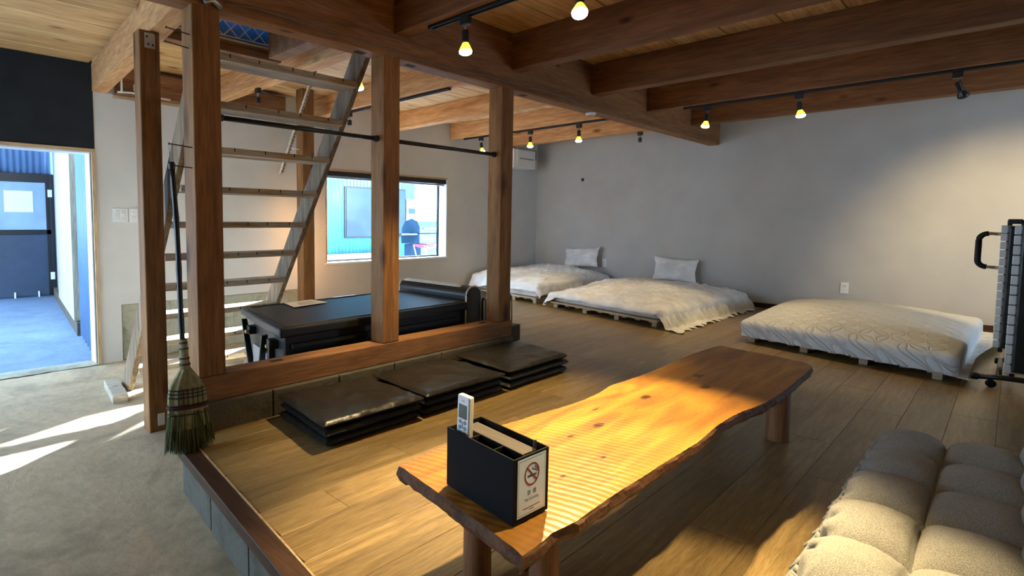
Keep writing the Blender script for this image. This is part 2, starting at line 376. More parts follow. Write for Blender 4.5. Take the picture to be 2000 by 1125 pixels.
# ------------------------------------------------------------------ posts and beams
def timber(name, x0, x1, y0, y1, z0, z1, mat, label, cat, group=None, bevel=0.006):
    return tag(box(name, x0, x1, y0, y1, z0, z1, mat, None, bevel), label, cat, group)
P1 = timber('post', 0.972, 1.10, YG, YG+0.125, 0.258, 1.923, M['post'], 'thick timber post that the straw broom hangs from', 'post', 'posts standing on the sill beam')
P2 = timber('post', 2.058, 2.180, YG, YG+0.12, 0.258, 1.923, M['post'], 'middle timber post on the sill beam in front of the window', 'post', 'posts standing on the sill beam')
P3 = timber('post', 3.130, 3.262, YG, YG+0.12, 0.258, 1.923, M['post'], 'timber post at the far end of the sill beam', 'post', 'posts standing on the sill beam')
P0 = timber('post', 0.984, 1.092, 3.25, 3.35, ZC-0.005, 2.0, M['post'], 'free standing timber post on the concrete with a steel angle bracket on top', 'post')
br = box('angle_bracket', 1.012, 1.066, 3.2455, 3.2495, 1.905, 1.985, M['steel'], P0, 0.001)
for dx, dz in ((0.012, 0.06), (0.018, 0.02), (0.042, 0.018)):
    MB().lathe([(0.005, 0), (0.005, 0.003)], (1.012+dx, 3.2455, 1.905+dz), (0, -1, 0), 8).build('bolt', M['dark_hole'], br)
box('base_bracket', 1.030, 1.066, 3.2455, 3.2495, ZC+0.03, ZC+0.10, M['white_plastic'], P0, 0.001)
PB = timber('post', 2.875, 3.005, 4.70, 4.82, ZC-0.005, 2.24, M['post'], 'timber post standing near the window wall behind the ladder', 'post')
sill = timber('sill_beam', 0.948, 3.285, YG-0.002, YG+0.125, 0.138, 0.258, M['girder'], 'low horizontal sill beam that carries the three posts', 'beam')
for xx in (1.36, 2.99):
    box('mortise', xx, xx+0.07, YG+0.045, YG+0.08, 0.2555, 0.2588, M['dark_hole'], sill, 0)
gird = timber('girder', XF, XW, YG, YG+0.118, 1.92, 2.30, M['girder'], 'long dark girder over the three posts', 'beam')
for xx in (1.90, 2.28, 3.42):
    box('mortise', xx, xx+0.07, YG+0.045, YG+0.085, 1.919, 1.9225, M['dark_hole'], gird, 0)
JX = [2.13, 3.225, 4.32, 5.35, 6.42]
nm = ['second joist from the loft hatch carrying the near lamp track', 'ceiling joist above the far end post of the sill', 'ceiling joist over the middle of the raised floor', 'ceiling joist carrying the long lamp track before the far wall', 'ceiling joist nearest the far grey wall']
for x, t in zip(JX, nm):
    timber('ceiling_joist', x, x+0.118, YR, YG-0.0005, 2.05, 2.2995, M['joist_shaded'], t, 'joist', 'joists on the room side of the girder')
nm2 = ['joist running from the loft hatch to the window wall', 'joist with a short bare lamp track behind the middle post', 'plain joist between the middle post and the end post', 'joist with three lit lamps before the window wall corner', 'joist nearest the far wall on the window side']
for x, t in zip(JX, nm2):
    timber('ceiling_joist', x, x+0.118, YG+0.1185, YW-0.0005, 2.05, 2.24, M['joist'], t, 'joist', 'joists on the window side of the girder')
# skewed beam over the free standing post
mb = MB().prism([(0.995, 2.61), (1.10, 2.61), (1.290, YW), (1.182, YW)], 2.0, 2.222)
tag(mb.build('beam', M['joist'], None, 0.006), 'slanting beam with a pale underside over the free standing post', 'beam')
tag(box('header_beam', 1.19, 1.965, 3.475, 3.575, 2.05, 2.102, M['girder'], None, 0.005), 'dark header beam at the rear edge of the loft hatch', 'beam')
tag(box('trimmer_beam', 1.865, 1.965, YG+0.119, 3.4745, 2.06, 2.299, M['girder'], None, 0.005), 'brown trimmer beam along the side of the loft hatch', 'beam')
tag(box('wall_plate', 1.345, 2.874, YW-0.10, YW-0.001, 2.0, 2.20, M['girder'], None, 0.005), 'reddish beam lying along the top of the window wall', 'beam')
struct(box('trim_2', 1.33, 2.128, YW-0.02, YW-0.001, 1.972, 1.998, M['trim'], None, 0.002), 'thin pale wood strip at the top of the plaster')
# ------------------------------------------------------------------ window
w1 = MB()
fr = struct(MB().box(WX0-0.018, WX1+0.018, YW-0.006, YW+WT, WZ1-0.004, WZ1+0.018).build('window_1', M['trim'], None, 0.002), 'wide low window with a dark roller blind box')
box('sill_board', WX0-0.018, WX1+0.018, YW-0.010, YW+WT, WZ0-0.02, WZ0+0.001, M['white_plastic'], fr, 0.002)
box('jamb', WX0-0.018, WX0+0.005, YW-0.006, YW+WT, WZ0, WZ1-0.004, M['trim_z'], fr, 0.002)
box('jamb', WX1-0.005, WX1+0.018, YW-0.006, YW+WT, WZ0, WZ1-0.004, M['white_plastic'], fr, 0.002)
sash = MB().box(WX0, WX1, YW+0.13, YW+0.155, WZ0+0.001, WZ0+0.02).box(WX0, WX1, YW+0.13, YW+0.155, WZ1-0.03, WZ1-0.005).box(WX0, WX0+0.02, YW+0.13, YW+0.155, WZ0, WZ1-0.01).box(WX1-0.022, WX1, YW+0.13, YW+0.155, WZ0, WZ1-0.01)
sash.build('sash', M['black_metal'], fr)
M['glass'] = glass('window_glass', (0.92, 0.97, 1.0), 0.05)
box('pane', WX0+0.01, WX1-0.01, YW+0.140, YW+0.145, WZ0+0.01, WZ1-0.02, M['glass'], fr, 0)
bb = box('blind_box', WX0+0.004, WX1-0.004, YW-0.004, YW+0.06, WZ1-0.062, WZ1-0.005, M['black_metal'], fr, 0.004)
MB().tube([(WX0+0.02, YW+0.028, WZ1-0.075), (WX1-0.02, YW+0.028, WZ1-0.075)], 0.011, 8).build('blind_roll', M['grey_plastic'], fr)
# ------------------------------------------------------------------ doorway
d1 = struct(MB().box(DX1, DX1+0.024, YW-0.014, YW+WT, ZC, DZ).build('door_1', M['trim_z'], None, 0.002), 'open doorway with a pale wood frame')
box('lintel', DX0, DX1+0.024, YW-0.014, YW+WT, DZ, DZ+0.024, M['trim'], d1, 0.002)
box('inner_jamb', DX1-0.010, DX1-0.0005, YW+0.02, YW+WT, ZC, DZ-0.012, M['white_plastic'], d1, 0)
box('inner_head', DX0, DX1-0.0005, YW+0.005, YW+WT, DZ-0.012, DZ-0.0005, M['white_plastic'], d1, 0)
tr = MB().grid(lambda u, v: (DX0+u*(DX1-DX0), YW-0.02+v*0.2, ZC+0.012*math.sin(v*math.pi)+0.004*fbm(u*9, v*3, 1, 3)), 60, 8)
tr.build('threshold', M['found'], d1, smooth=True)
# mesh guarded window standing on the header of the hatch
GY = 3.488
GX0, GX1, GZ0, GZ1 = 1.16, 1.985, 2.105, 2.62
lw = struct(MB().box(GX0-0.03, GX1+0.02, GY-0.02, GY+0.03, GZ0-0.002, GZ0+0.012).build('window_2', M['girder']), 'blue loft window with a diamond mesh guard above the hatch')
def rrect(x0, x1, z0, z1, r, y, n=6):
    pts = []
    for cx, cz, a in ((x1-r, z0+r, -90), (x1-r, z1-r, 0), (x0+r, z1-r, 90), (x0+r, z0+r, 180)):
        for k in range(n+1):
            t = math.radians(a+90*k/n); pts.append((cx+r*math.cos(t), y, cz+r*math.sin(t)))
    return pts+[pts[0]]
MB().tube(rrect(GX0+0.01, GX1-0.01, GZ0+0.02, GZ1-0.01, 0.05, GY), 0.013, 8, False).build('guard_frame', M['white_plastic'], lw, smooth=True)
MB().tube(rrect(GX0+0.035, GX1-0.035, GZ0+0.045, GZ1-0.035, 0.03, GY), 0.004, 6, False).build('guard_frame', M['white_plastic'], lw, smooth=True)
for k in range(4):
    box('side_bar', GX1+0.005+k*0.022, GX1+0.013+k*0.022, GY-0.004, GY+0.006, GZ0+0.012, GZ1, M['white_plastic'], lw, 0)
ax0, ax1, az0, az1 = GX0+0.035, GX1-0.035, GZ0+0.045, GZ1-0.035
hh = az1-az0
for sgn in (1, -1):
    k = ax0-hh
    while k < ax1+hh:
        # line x = k + s*t , z = az0 + t
        t0, t1 = 0.0, hh
        if sgn > 0: t0 = max(t0, ax0-k); t1 = min(t1, ax1-k)
        else: t0 = max(t0, k-ax1); t1 = min(t1, k-ax0)
        if t1-t0 > 0.03:
            MB().tube([(k+sgn*t0, GY, az0+t0), (k+sgn*t1, GY, az0+t1)], 0.0034, 5).build('wire', M['white_plastic'], lw)
        k += 0.10
def translucent(name, c):
    m, nt, b = _new(name); nt.nodes.remove(b)
    t = N(nt, 'ShaderNodeBsdfTranslucent'); t.inputs[0].default_value = (*c, 1); g = N(nt, 'ShaderNodeBsdfGlossy'); g.inputs['Roughness'].default_value = 0.1
    mx = N(nt, 'ShaderNodeMixShader'); mx.inputs[0].default_value = 0.05
    nt.links.new(t.outputs[0], mx.inputs[1]); nt.links.new(g.outputs[0], mx.inputs[2]); nt.links.new(mx.outputs[0], nt.nodes['Material Output'].inputs[0]); return m
M['blue_glass'] = translucent('frosted_blue_pane', (0.05, 0.20, 0.36))
box('pane', GX0, GX1, GY+0.016, GY+0.020, GZ0+0.012, GZ1, M['blue_glass'], lw, 0)
# ------------------------------------------------------------------ ladder to the loft
yl = lambda z: 2.754 + (1.816-z)*0.694
la = empty('loft_ladder', (1.62, 4.0, ZC), 'steep weathered wooden ladder with ten treads leading up to the loft', 'ladder')
for xa, xb in ((1.128, 1.166), (2.062, 2.100)):
    mb = MB()
    q = [(yl(ZC), ZC), (yl(ZC)+0.17, ZC), (yl(2.018)+0.17, 2.018), (yl(2.018), 2.018)]
    mb.add([(x, y, z) for x in (xa, xb) for y, z in q], [(0,1,2,3),(7,6,5,4)]+[(i,(i+1)%4,4+(i+1)%4,4+i) for i in range(4)])
    mb.build('stringer', M['old_z'], la, 0.004)
for z in (1.816, 1.606, 1.386, 1.173, 0.967, 0.766, 0.564, 0.36, 0.155, -0.05):
    t = box('tread', 1.1665, 2.0615, yl(z)-0.008, yl(z)+0.15, z-0.038, z, M['old'], la, 0.004)
    for k in range(5):
        x = 1.27+k*0.17+random.uniform(-0.03, 0.03)
        box('nail_slot', x, x+0.006, yl(z)-0.0092, yl(z)-0.006, z-0.02, z-0.001, M['dark_hole'], t, 0)
tag(MB().prism([(0.975, 3.95), (1.065, 3.93), (1.122, 4.38), (1.032, 4.40)], ZC-0.01, ZC+0.045).build('sleeper', M['old'], None, 0.004), 'short weathered board lying on the concrete at the ladder foot', 'board')
# rope-edged handrail strip behind the ladder
p0, p1 = Vector((2.30, 3.46, 2.26)), Vector((2.30, 4.102, 1.355))
hr = empty('handrail_pole', (2.30, 4.10, 1.355), 'slim notched wooden pole slanting behind the ladder', 'pole')
MB().bar(p0, p1, 0.022, 0.024).build('rod', M['pine'], hr, 0.002)
nb = MB(); d = (p1-p0).normalized(); u = Vector((0, -d.z, d.y))
for k in range(38):
    c = p0 + d*(0.02+k*0.0285)
    nb.bar(c+u*-0.012, c+u*-0.019, 0.018, 0.012, d)
nb.build('notches', M['old_z'], hr)
MB().tube([(2.30, 3.93, 1.60), (2.40, 4.10, 1.585), (2.62, 4.45, 1.62), (2.866, 4.74, 1.66)], 0.006, 8).build('hook', M['white_plastic'], hr, smooth=True)
# curtain rods between posts
for xa, xb, lab in ((1.1005, 2.0575, 'black curtain rod between the broom post and the middle post'), (2.1805, 3.1295, 'black curtain rod between the middle post and the end post')):
    e = empty('curtain_rod', (xa, 2.55, 1.44), lab, 'rod')
    MB().tube([(xa+0.01, 2.55, 1.455), (xb-0.01, 2.55, 1.455)], 0.0125, 12).build('tube', M['black_metal'], e, smooth=True)
    for x, s in ((xa, 1), (xb, -1)):
        MB().lathe([(0.02, 0), (0.02, 0.006), (0.017, 0.008), (0.017, 0.03)], (x, 2.55, 1.455), (s, 0, 0), 14).build('socket', M['black_metal'], e)
# ------------------------------------------------------------------ nails and broom on the post
NL = []
for z, y in ((1.300, 2.515), (1.210, 2.52), (1.790, 2.515), (1.735, 2.53)):
    q = empty('nail', (0.972, y, z), {1.300: 'upper of the two nails above the broom', 1.210: 'lower nail holding the wire loop of the broom', 1.790: 'upper nail high on the broom post', 1.735: 'lower nail high on the broom post'}[z], 'nail', 'nails in the broom post')
    MB().tube([(0.9725, y, z), (0.87, y-0.01, z+0.006)], 0.0028, 6).build('shank', M['black_metal'], q)
    MB().lathe([(0.006, 0), (0.006, 0.003)], (0.87, y-0.01, z+0.006), (-1, 0, 0), 8).build('head', M['black_metal'], q)
bro = empty('broom', (0.87, 2.33, 0.006), 'straw broom with a dark handle hanging beside the timber post', 'broom')
bx, bz = 0.872, 0.0
def bp(x, z, oy=0.0): return Vector((x, 2.335 + (z)*0.115 + oy, z))
M['bamboo'] = plain('dark_bamboo', (0.016, 0.010, 0.008), 0.4)
M['straw'] = wood('straw_plait', (0.20, 0.19, 0.085), (0.42, 0.40, 0.22), 'z', 0, 0.8, 4.0, 0.05)
M['straw_g'] = wood('green_straw', (0.075, 0.095, 0.035), (0.20, 0.215, 0.10), 'z', 0, 0.85, 4.0, 0.05)
M['maroon'] = plain('maroon_cord', (0.07, 0.022, 0.018), 0.8)
pts = [bp(0.868+0.012*math.sin(k*0.35)*0.3, 1.205-k*(1.205-0.44)/14) for k in range(15)]
MB().tube(pts, 0.011, 10, rs=[0.0125 if k % 4 == 0 else 0.0108 for k in range(15)]).build('handle', M['bamboo'], bro, smooth=True)
MB().lathe([(0.0135, 0), (0.0145, 0.01), (0.0145, 0.022), (0.011, 0.03)], bp(0.868, 1.195), (0, 0.1, 1), 12).build('handle_cap', M['black_metal'], bro)
wl_ = [bp(0.868, 1.22)+Vector((-0.006, 0, 0)), bp(0.862, 1.26), bp(0.866, 1.295)+Vector((0, 0.02, 0)), bp(0.874, 1.26), bp(0.87, 1.22)+Vector((0.005, 0, 0))]
MB().tube(wl_, 0.0018, 6).build('wire_loop', M['steel'], bro)
MB().tube([bp(0.868, 0.47), bp(0.868, 0.40), bp(0.868, 0.345)], 0.016, 12, rs=[0.0145, 0.0185, 0.022]).build('neck', M['straw'], bro, smooth=True)
for z, r, mt in ((0.455, 0.0165, 'maroon'), (0.430, 0.0185, 'maroon'), (0.425, 0.0185, 'straw'), (0.39, 0.0205, 'maroon'), (0.365, 0.0225, 'maroon')):
    MB().lathe([(r, -0.004), (r+0.0015, 0), (r, 0.004)], bp(0.868, z), (0, 0.1, 1), 14).build('binding', M[mt], bro)
# fan shaped head: half-widths by height
prof = [(0.350, 0.020), (0.325, 0.036), (0.295, 0.058), (0.265, 0.073), (0.235, 0.079), (0.18, 0.082), (0.13, 0.086), (0.10, 0.088)]
hb = MB(); ring = []
def hw(z):
    for (za, wa), (zb, wb) in zip(prof, prof[1:]):
        if za >= z >= zb: return wa+(wb-wa)*(za-z)/(za-zb)
    return prof[-1][1]
vs = []; n = 20
zs = [0.350-0.25*k/16 for k in range(17)]
for z in zs:
    w = hw(z); dpt = 0.020+0.010*min(1, (0.35-z)/0.1)
    for t in range(n):
        a = 2*math.pi*t/n; rr = 1+0.05*((t % 2)*2-1)
        vs.append(bp(0.870+w*math.cos(a)*rr, z, dpt*math.sin(a)*rr))
hb.add(vs, [(i*n+t, i*n+(t+1) % n, (i+1)*n+(t+1) % n, (i+1)*n+t) for i in range(len(zs)-1) for t in range(n)]+[tuple(range(n)), tuple(len(vs)-1-t for t in range(n))])
hd = hb.build('head', M['straw'], bro)
for z in (0.262, 0.247, 0.232, 0.200, 0.192, 0.184, 0.160):
    w = hw(z)+0.002
    MB().tube([bp(0.870+w*math.cos(2*math.pi*t/20), z-0.004*math.cos(2*math.pi*t/20), 0.0325*math.sin(2*math.pi*t/20)) for t in range(21)], 0.0022 if z != 0.192 else 0.006, 6, False).build('stitching', M['maroon'] if z in (0.2, 0.192, 0.184) else M['black_metal'], hd)
for k in range(6):
    x = 0.820+k*0.020
    MB().tube([bp(x+0.002, 0.27, -0.034), bp(x, 0.19, -0.036)], 0.002, 5).build('stitching', M['black_metal'], hd)
br = MB()
for k in range(420):
    a = random.uniform(0, 2*math.pi); r = math.sqrt(random.random())
    x0 = 0.870+0.084*r*math.cos(a); oy = 0.030*r*math.sin(a)
    sp = (x0-0.870)*0.26+random.gauss(0, 0.004); L = random.uniform(0.150, 0.195)*(1-0.18*abs(x0-0.86)/0.09)
    A = bp(x0, 0.17, oy); Bm = bp(x0+sp*0.6, 0.17-L*0.55, oy*1.15); E_ = bp(x0+sp*1.05+random.gauss(0, 0.003), max(0.002, 0.17-L), oy*1.25+random.gauss(0, .003))
    br.tube([A, Bm, E_], 0.0022, 4, False, rs=[0.003, 0.0024, 0.0011])
tag(br.build('bristles', M['straw_g'], bro), 'green straw bristles', kind='stuff')
# ------------------------------------------------------------------ black storage chest
ch = empty('storage_chest', (2.3, 3.1, ZC), 'long black storage chest with a flat lid behind the sill beam', 'chest')
LID = [(1.486, 2.676), (3.02, 2.676), (3.10, 3.545), (1.662, 3.520)]
def inset(poly, d):
    c = Vector((sum(p[0] for p in poly)/len(poly), sum(p[1] for p in poly)/len(poly)))
    out = []
    n = len(poly)
    for i in range(n):
        a, b, e = Vector(poly[i-1]), Vector(poly[i]), Vector(poly[(i+1) % n])
        n1 = Vector((-(b-a).y, (b-a).x)).normalized(); n2 = Vector((-(e-b).y, (e-b).x)).normalized()
        m = (n1+n2); m = m/(1+n1.dot(n2)); out.append((b.x+m.x*d, b.y+m.y*d))
    return out
MB().prism(inset(LID, 0.045), ZC, 0.345).build('body', M['black_plastic'], ch, 0.012, seg=3)
MB().prism(LID, 0.335, 0.392).build('lid', M['black_plastic'], ch, 0.016, seg=4)
li = inset(LID, 0.035); lj = inset(LID, 0.043); lk = inset(LID, 0.052)
gv = [(p[0], p[1], 0.3925) for p in li]+[(p[0], p[1], 0.3975) for p in lj]+[(p[0], p[1], 0.3975) for p in lk]
gv2 = [(p[0], p[1], 0.3922) for p in inset(LID, 0.058)]
MB().add(gv+gv2, [(i, (i+1) % 4, 4+(i+1) % 4, 4+i) for i in range(4)]+[(4+i, 4+(i+1) % 4, 8+(i+1) % 4, 8+i) for i in range(4)]+[(8+i, 8+(i+1) % 4, 12+(i+1) % 4, 12+i) for i in range(4)]).build('lid_rib', M['black_plastic'], ch)
for z in (0.05, 0.16, 0.26):
    MB().prism([(1.58, 2.705), (2.94, 2.705), (2.94, 2.723), (1.58, 2.723)], z, z+0.03).build('side_rib', M['black_plastic'], ch, 0.005)
# two sprung lid struts on the left end
def endp(s, z, o=0.03): return Vector((1.51+s*0.176-o, 2.70+s*0.80, z))
for s0, z0, s1, z1, in ((0.90, 0.33, 0.55, -0.12), (0.30, 0.31, 0.50, -0.12), (0.12, 0.31, 0.16, -0.12)):
    MB().bar(endp(s0, z0), endp(s1, z1), 0.014, 0.040, (1, 0, 0)).build('strut', M['black_metal'], ch, 0.003)
for s in (0.80, 0.22):
    cl_ = MB().bar(endp(s-0.05, 0.27, 0.0), endp(s+0.05, 0.27, 0.0), 0.05, 0.05).build('clamp', M['black_metal'], ch, 0.005)
    MB().lathe([(0.012, 0), (0.014, 0.01), (0.009, 0.02)], endp(s-0.03, 0.265, 0.03), (-1, 0.2, 0), 12).build('knob', plain('brass_knob', (0.55, 0.40, 0.16), 0.35, metal=0.8), cl_)
MB().bar(endp(0.5, 0.20, 0.005), endp(0.5, -0.10, 0.005), 0.02, 0.30, (0.2, 0.98, 0)).build('end_panel', M['grey_plastic'], ch, 0.004)
# papers on the chest
M['paper'] = plain('cream_paper', (0.78, 0.66, 0.54), 0.8, namt=0.02)
ph = tag(MB().prism([(1.914, 3.249), (2.215, 3.302), (2.20, 3.49), (1.96, 3.46)], 0.3985, 0.3997).build('pale_sheet', M['paper']), 'cream paper notice lying on the black chest', 'paper')
M['ink'] = plain('ink', (0.16, 0.07, 0.06), 0.8)
for k in range(5):
    MB().bar((1.985+k*0.012, 3.30+k*0.028, 0.4001), (2.14+k*0.006, 3.325+k*0.026, 0.4001), 0.006, 0.0003).build('print_line', M['ink'], ph)
tag(MB().prism([(2.38, 3.47), (2.60, 3.48), (2.60, 3.515), (2.38, 3.505)], 0.3985, 0.3997).build('pale_sheet', M['white_plastic']), 'narrow white paper slip at the rear edge of the chest', 'paper')
# ------------------------------------------------------------------ black lounge chair with cream piping
ar = empty('lounge_chair', (3.45, 3.15, 0), 'black leather lounge chair with cream piping behind the end post', 'chair')
def capsule(y0, y1, xc, zc, r, flat, n=14):
    mb = MB(); vs = []; prof = []
    for k in range(n+1):
        a = math.pi*k/n; prof.append((xc+r*math.cos(a), zc+r*0.8*math.sin(a)))
    prof += [(xc-r, flat), (xc+r, flat)]
    m = len(prof)
    mb.add([(p[0], y, p[1]) for y in (y0, y1) for p in prof], [tuple(range(m)), tuple(range(2*m-1, m-1, -1))]+[(i, (i+1) % m, m+(i+1) % m, m+i) for i in range(m)])
    return mb, prof
mb, prof = capsule(2.80, 3.58, 3.215, 0.415, 0.085, 0.005)
mb.build('armrest', M['black_leather'], ar, 0.012, seg=3)
for y in (2.805, 3.575):
    MB().tube([(p[0], y, p[1]) for p in [prof[-1]]+prof[:-1]], 0.007, 8).build('piping', M['piping'], ar, smooth=True)
MB().grid(lambda u, v: (3.215+0.088*math.cos(math.pi*(0.36+0.34*u)), 2.90+v*0.66, 0.4165+0.088*0.8*math.sin(math.pi*(0.36+0.34*u))), 8, 10).build('arm_band', M['piping'], ar, smooth=True, solid=0.003)
box('seat', 3.305, 3.66, 2.78, 3.50, 0.10, 0.385, M['black_leather'], ar, 0.022, seg=3)
MB().tube([(3.31, 2.779, 0.15), (3.308, 2.778, 0.36), (3.33, 2.778, 0.386), (3.64, 2.778, 0.386), (3.66, 2.778, 0.36), (3.662, 2.778, 0.15)], 0.006, 8).build('piping', M['piping'], ar, smooth=True)
MB().box(3.305, 3.735, 2.74, 3.46, 0.002, 0.135).build('base', M['black_leather'], ar, 0.008)
# ------------------------------------------------------------------ black folding mats, three stacks of three
def mat_mesh(q, z, t, sd, lab):
    nl, nr, fr_, fl_ = [Vector(p) for p in q]
    def P(u, v): return nl*(1-u)*(1-v)+nr*u*(1-v)+fr_*u*v+fl_*(1-u)*v
    def h(u, v):
        e = min(u, 1-u, v, 1-v); return min(1.0, (e/0.05)**0.5) if e < 0.05 else 1.0
    nu, nv = 44, 40
    def top(u, v):
        p = P(u, v); k = h(u, v)
        w = (noise.ridged_multi_fractal(Vector((p.x*3.2+sd, p.y*3.2, sd)), 0.9, 2.0, 3, 0.8, 2.0)-1.0)*0.018 + 0.004*fbm(p.x, p.y, sd, 9)
        return (p.x+0.004*fbm(v*5, sd, 0, 1), p.y+0.004*fbm(u*5, sd, 5, 1), z+t*0.5+k*(t*0.5+w*(0.8 if lab else 0.2)))
    def bot(u, v):
        p = P(u, v); k = h(u, v); return (p.x+0.004*fbm(v*5, sd, 0, 1), p.y+0.004*fbm(u*5, sd, 5, 1), z+t*0.5-k*t*0.5)
    return MB().grid(top, nu, nv).grid(bot, nu, nv)
stk = [('nearest the broom', 1.285, 1.868), ('in the middle of the row', 1.878, 2.515), ('at the end post', 2.555, 3.19)]
for i, (nm_, xa, xb) in enumerate(stk):
    for k in range(3):
        j = lambda: random.uniform(-0.010, 0.010)
        q = [(xa+j(), 1.945+j()), (xb+j(), 1.945+j()), (xb+(0.09 if i == 2 else 0.0)+j(), 2.435), (xa+0.06+j(), 2.435)]
        o = mat_mesh(q, 0.003+k*0.042, 0.0405, i*7+k*3.1, k == 2).build('folding_mat', M['black_vinyl'], smooth=True)
        tag(o, ['bottom', 'middle', 'top'][k]+' black vinyl mat of the stack '+nm_, 'mat', 'black vinyl mats stacked along the sill')
# ------------------------------------------------------------------ live edge bench
def bench_mat():
    m, nt, b = _new('bench_slab')
    tc = nt.nodes.new('ShaderNodeTexCoord'); v0 = tc.outputs['Object']
    mp = nt.nodes.new('ShaderNodeMapping'); mp.inputs['Scale'].default_value = (0.9, 6, 6); nt.links.new(v0, mp.inputs[0])
    n1 = N(nt, 'ShaderNodeTexNoise'); n1.inputs['Scale'].default_value = 2.5; n1.inputs['Detail'].default_value = 6; n1.inputs['Distortion'].default_value = 1.2
    nt.links.new(mp.outputs[0], n1.inputs['Vector'])
    r1 = ramp(nt, n1.outputs['Fac'], [(0.3, (0.27, 0.105, 0.018)), (0.55, (0.46, 0.205, 0.028)), (0.75, (0.60, 0.30, 0.042))])
    col = r1.outputs[0]
    # saw ripples
    wv = N(nt, 'ShaderNodeTexWave', wave_type='BANDS', bands_direction='X'); wv.inputs['Scale'].default_value = 13; wv.inputs['Distortion'].default_value = 1.6; wv.inputs['Detail'].default_value = 2; wv.inputs['Detail Scale'].default_value = 0.8
    mp2 = nt.nodes.new('ShaderNodeMapping'); mp2.inputs['Rotation'].default_value = (0, 0, math.radians(-14)); nt.links.new(v0, mp2.inputs[0]); nt.links.new(mp2.outputs[0], wv.inputs['Vector'])
    rw = ramp(nt, wv.outputs['Fac'], [(0.0, (0.84, 0.80, 0.76)), (0.6, (1, 1, 1))])
    col = mixc(nt, col, rw.outputs[0], mode='MULTIPLY', f=0.7)
    # knots at their places on the slab
    for kx, ky, rx, ry in KN:
        mk = nt.nodes.new('ShaderNodeMapping'); mk.vector_type = 'POINT'
        mk.inputs['Location'].default_value = (-kx/rx, -ky/ry, 0); mk.inputs['Scale'].default_value = (1/rx, 1/ry, 0)
        nt.links.new(v0, mk.inputs[0])
        ln = N(nt, 'ShaderNodeVectorMath', operation='LENGTH'); nt.links.new(mk.outputs[0], ln.inputs[0])
        ad = N(nt, 'ShaderNodeMath', operation='MULTIPLY_ADD'); nt.links.new(n1.outputs['Fac'], ad.inputs[0]); ad.inputs[1].default_value = 0.9; nt.links.new(ln.outputs['Value'], ad.inputs[2])
        rk = ramp(nt, ad.outputs[0], [(0.55, (0.09, 0.055, 0.03)), (0.85, (0.30, 0.22, 0.16)), (1.0, (1, 1, 1))])
        rk.color_ramp.elements[2].position = 1.0
        col = mixc(nt, col, rk.outputs[0], mode='MULTIPLY', f=0.9)
    nt.links.new(col, b.inputs['Base Color']); b.inputs['Roughness'].default_value = 0.42
    b.inputs['Specular IOR Level'].default_value = 0.4
    bump(nt, b, wv.outputs['Fac'], 0.4, 0.003); return m
TOPL = [(0.952, 1.085), (1.15, 1.100), (1.375, 1.088), (1.546, 1.072), (1.75, 1.050), (1.849, 1.046), (1.95, 1.052), (2.057, 1.068), (2.2, 1.062), (2.311, 1.056), (2.53, 1.055), (2.70, 1.062), (2.879, 1.062), (3.05, 1.055), (3.182, 1.042)]
TOPR = [(0.868, 0.622), (0.94, 0.624), (0.985, 0.628), (1.01, 0.624), (1.06, 0.618), (1.107, 0.619), (1.209, 0.621), (1.35, 0.617), (1.53, 0.616), (1.718, 0.610), (1.85, 0.617), (1.923, 0.619), (2.02, 0.618), (2.119, 0.610), (2.20, 0.596), (2.29, 0.586), (2.48, 0.580), (2.671, 0.584), (2.85, 0.588), (2.974, 0.591), (3.06, 0.608), (3.088, 0.630)]
BZ = 0.33
def lerp_poly(pts, t):
    L = [0]
    for a, b in zip(pts, pts[1:]): L.append(L[-1]+math.dist(a, b))
    s = t*L[-1]
    for i in range(len(pts)-1):
        if s <= L[i+1]+1e-9:
            f = (s-L[i])/(L[i+1]-L[i]); return (pts[i][0]+(pts[i+1][0]-pts[i][0])*f, pts[i][1]+(pts[i+1][1]-pts[i][1])*f)
    return pts[-1]
be = empty('bench', (2.03, 0.84, 0), 'long live edge wooden bench with saw ripples and dark knots', 'bench')
KN = [(kx-2.03, ky-0.84, rx, ry) for kx, ky, rx, ry in ((1.62, 0.875, 0.045, 0.022), (2.02, 0.905, 0.060, 0.024), (2.32, 0.80, 0.07, 0.03), (2.47, 0.885, 0.08, 0.035), (1.47, 0.885, 0.035, 0.012), (1.40, 0.74, 0.03, 0.010), (1.22, 0.755, 0.022, 0.010), (1.75, 0.96, 0.05, 0.008))]
M['bench'] = bench_mat()
M['bark'] = wood('bench_edge', (0.085, 0.035, 0.016), (0.20, 0.09, 0.04), 'x', 0, 0.7, 1.5, 0.05, 0.3, 0.6)
M['bench_leg'] = wood('bench_leg_wood', (0.16, 0.065, 0.026), (0.30, 0.13, 0.055), 'z', 0, 0.6, 1.0, 0.08)
NU, NV = 150, 34
def btop(u, v):
    a, b = lerp_poly(TOPR, u), lerp_poly(TOPL, u)
    x, y = a[0]+(b[0]-a[0])*v, a[1]+(b[1]-a[1])*v
    return Vector((x, y, BZ + 0.0006*math.sin(x*260+y*60) + 0.002*fbm(x, y, 2, 4) - 0.003*max(0, abs(v-0.5)*2-0.9)*10))
MB().grid(btop, NU, NV).build('slab_top', M['bench'], be, smooth=True)
sd = MB()
per = [btop(i/NU, 0) for i in range(NU+1)] + [btop(1, j/NV) for j in range(1, NV+1)] + [btop(1-i/NU, 1) for i in range(1, NU+1)] + [btop(0, 1-j/NV) for j in range(1, NV)]
cen = Vector((2.03, 0.85, 0)); m_ = len(per); lay = []
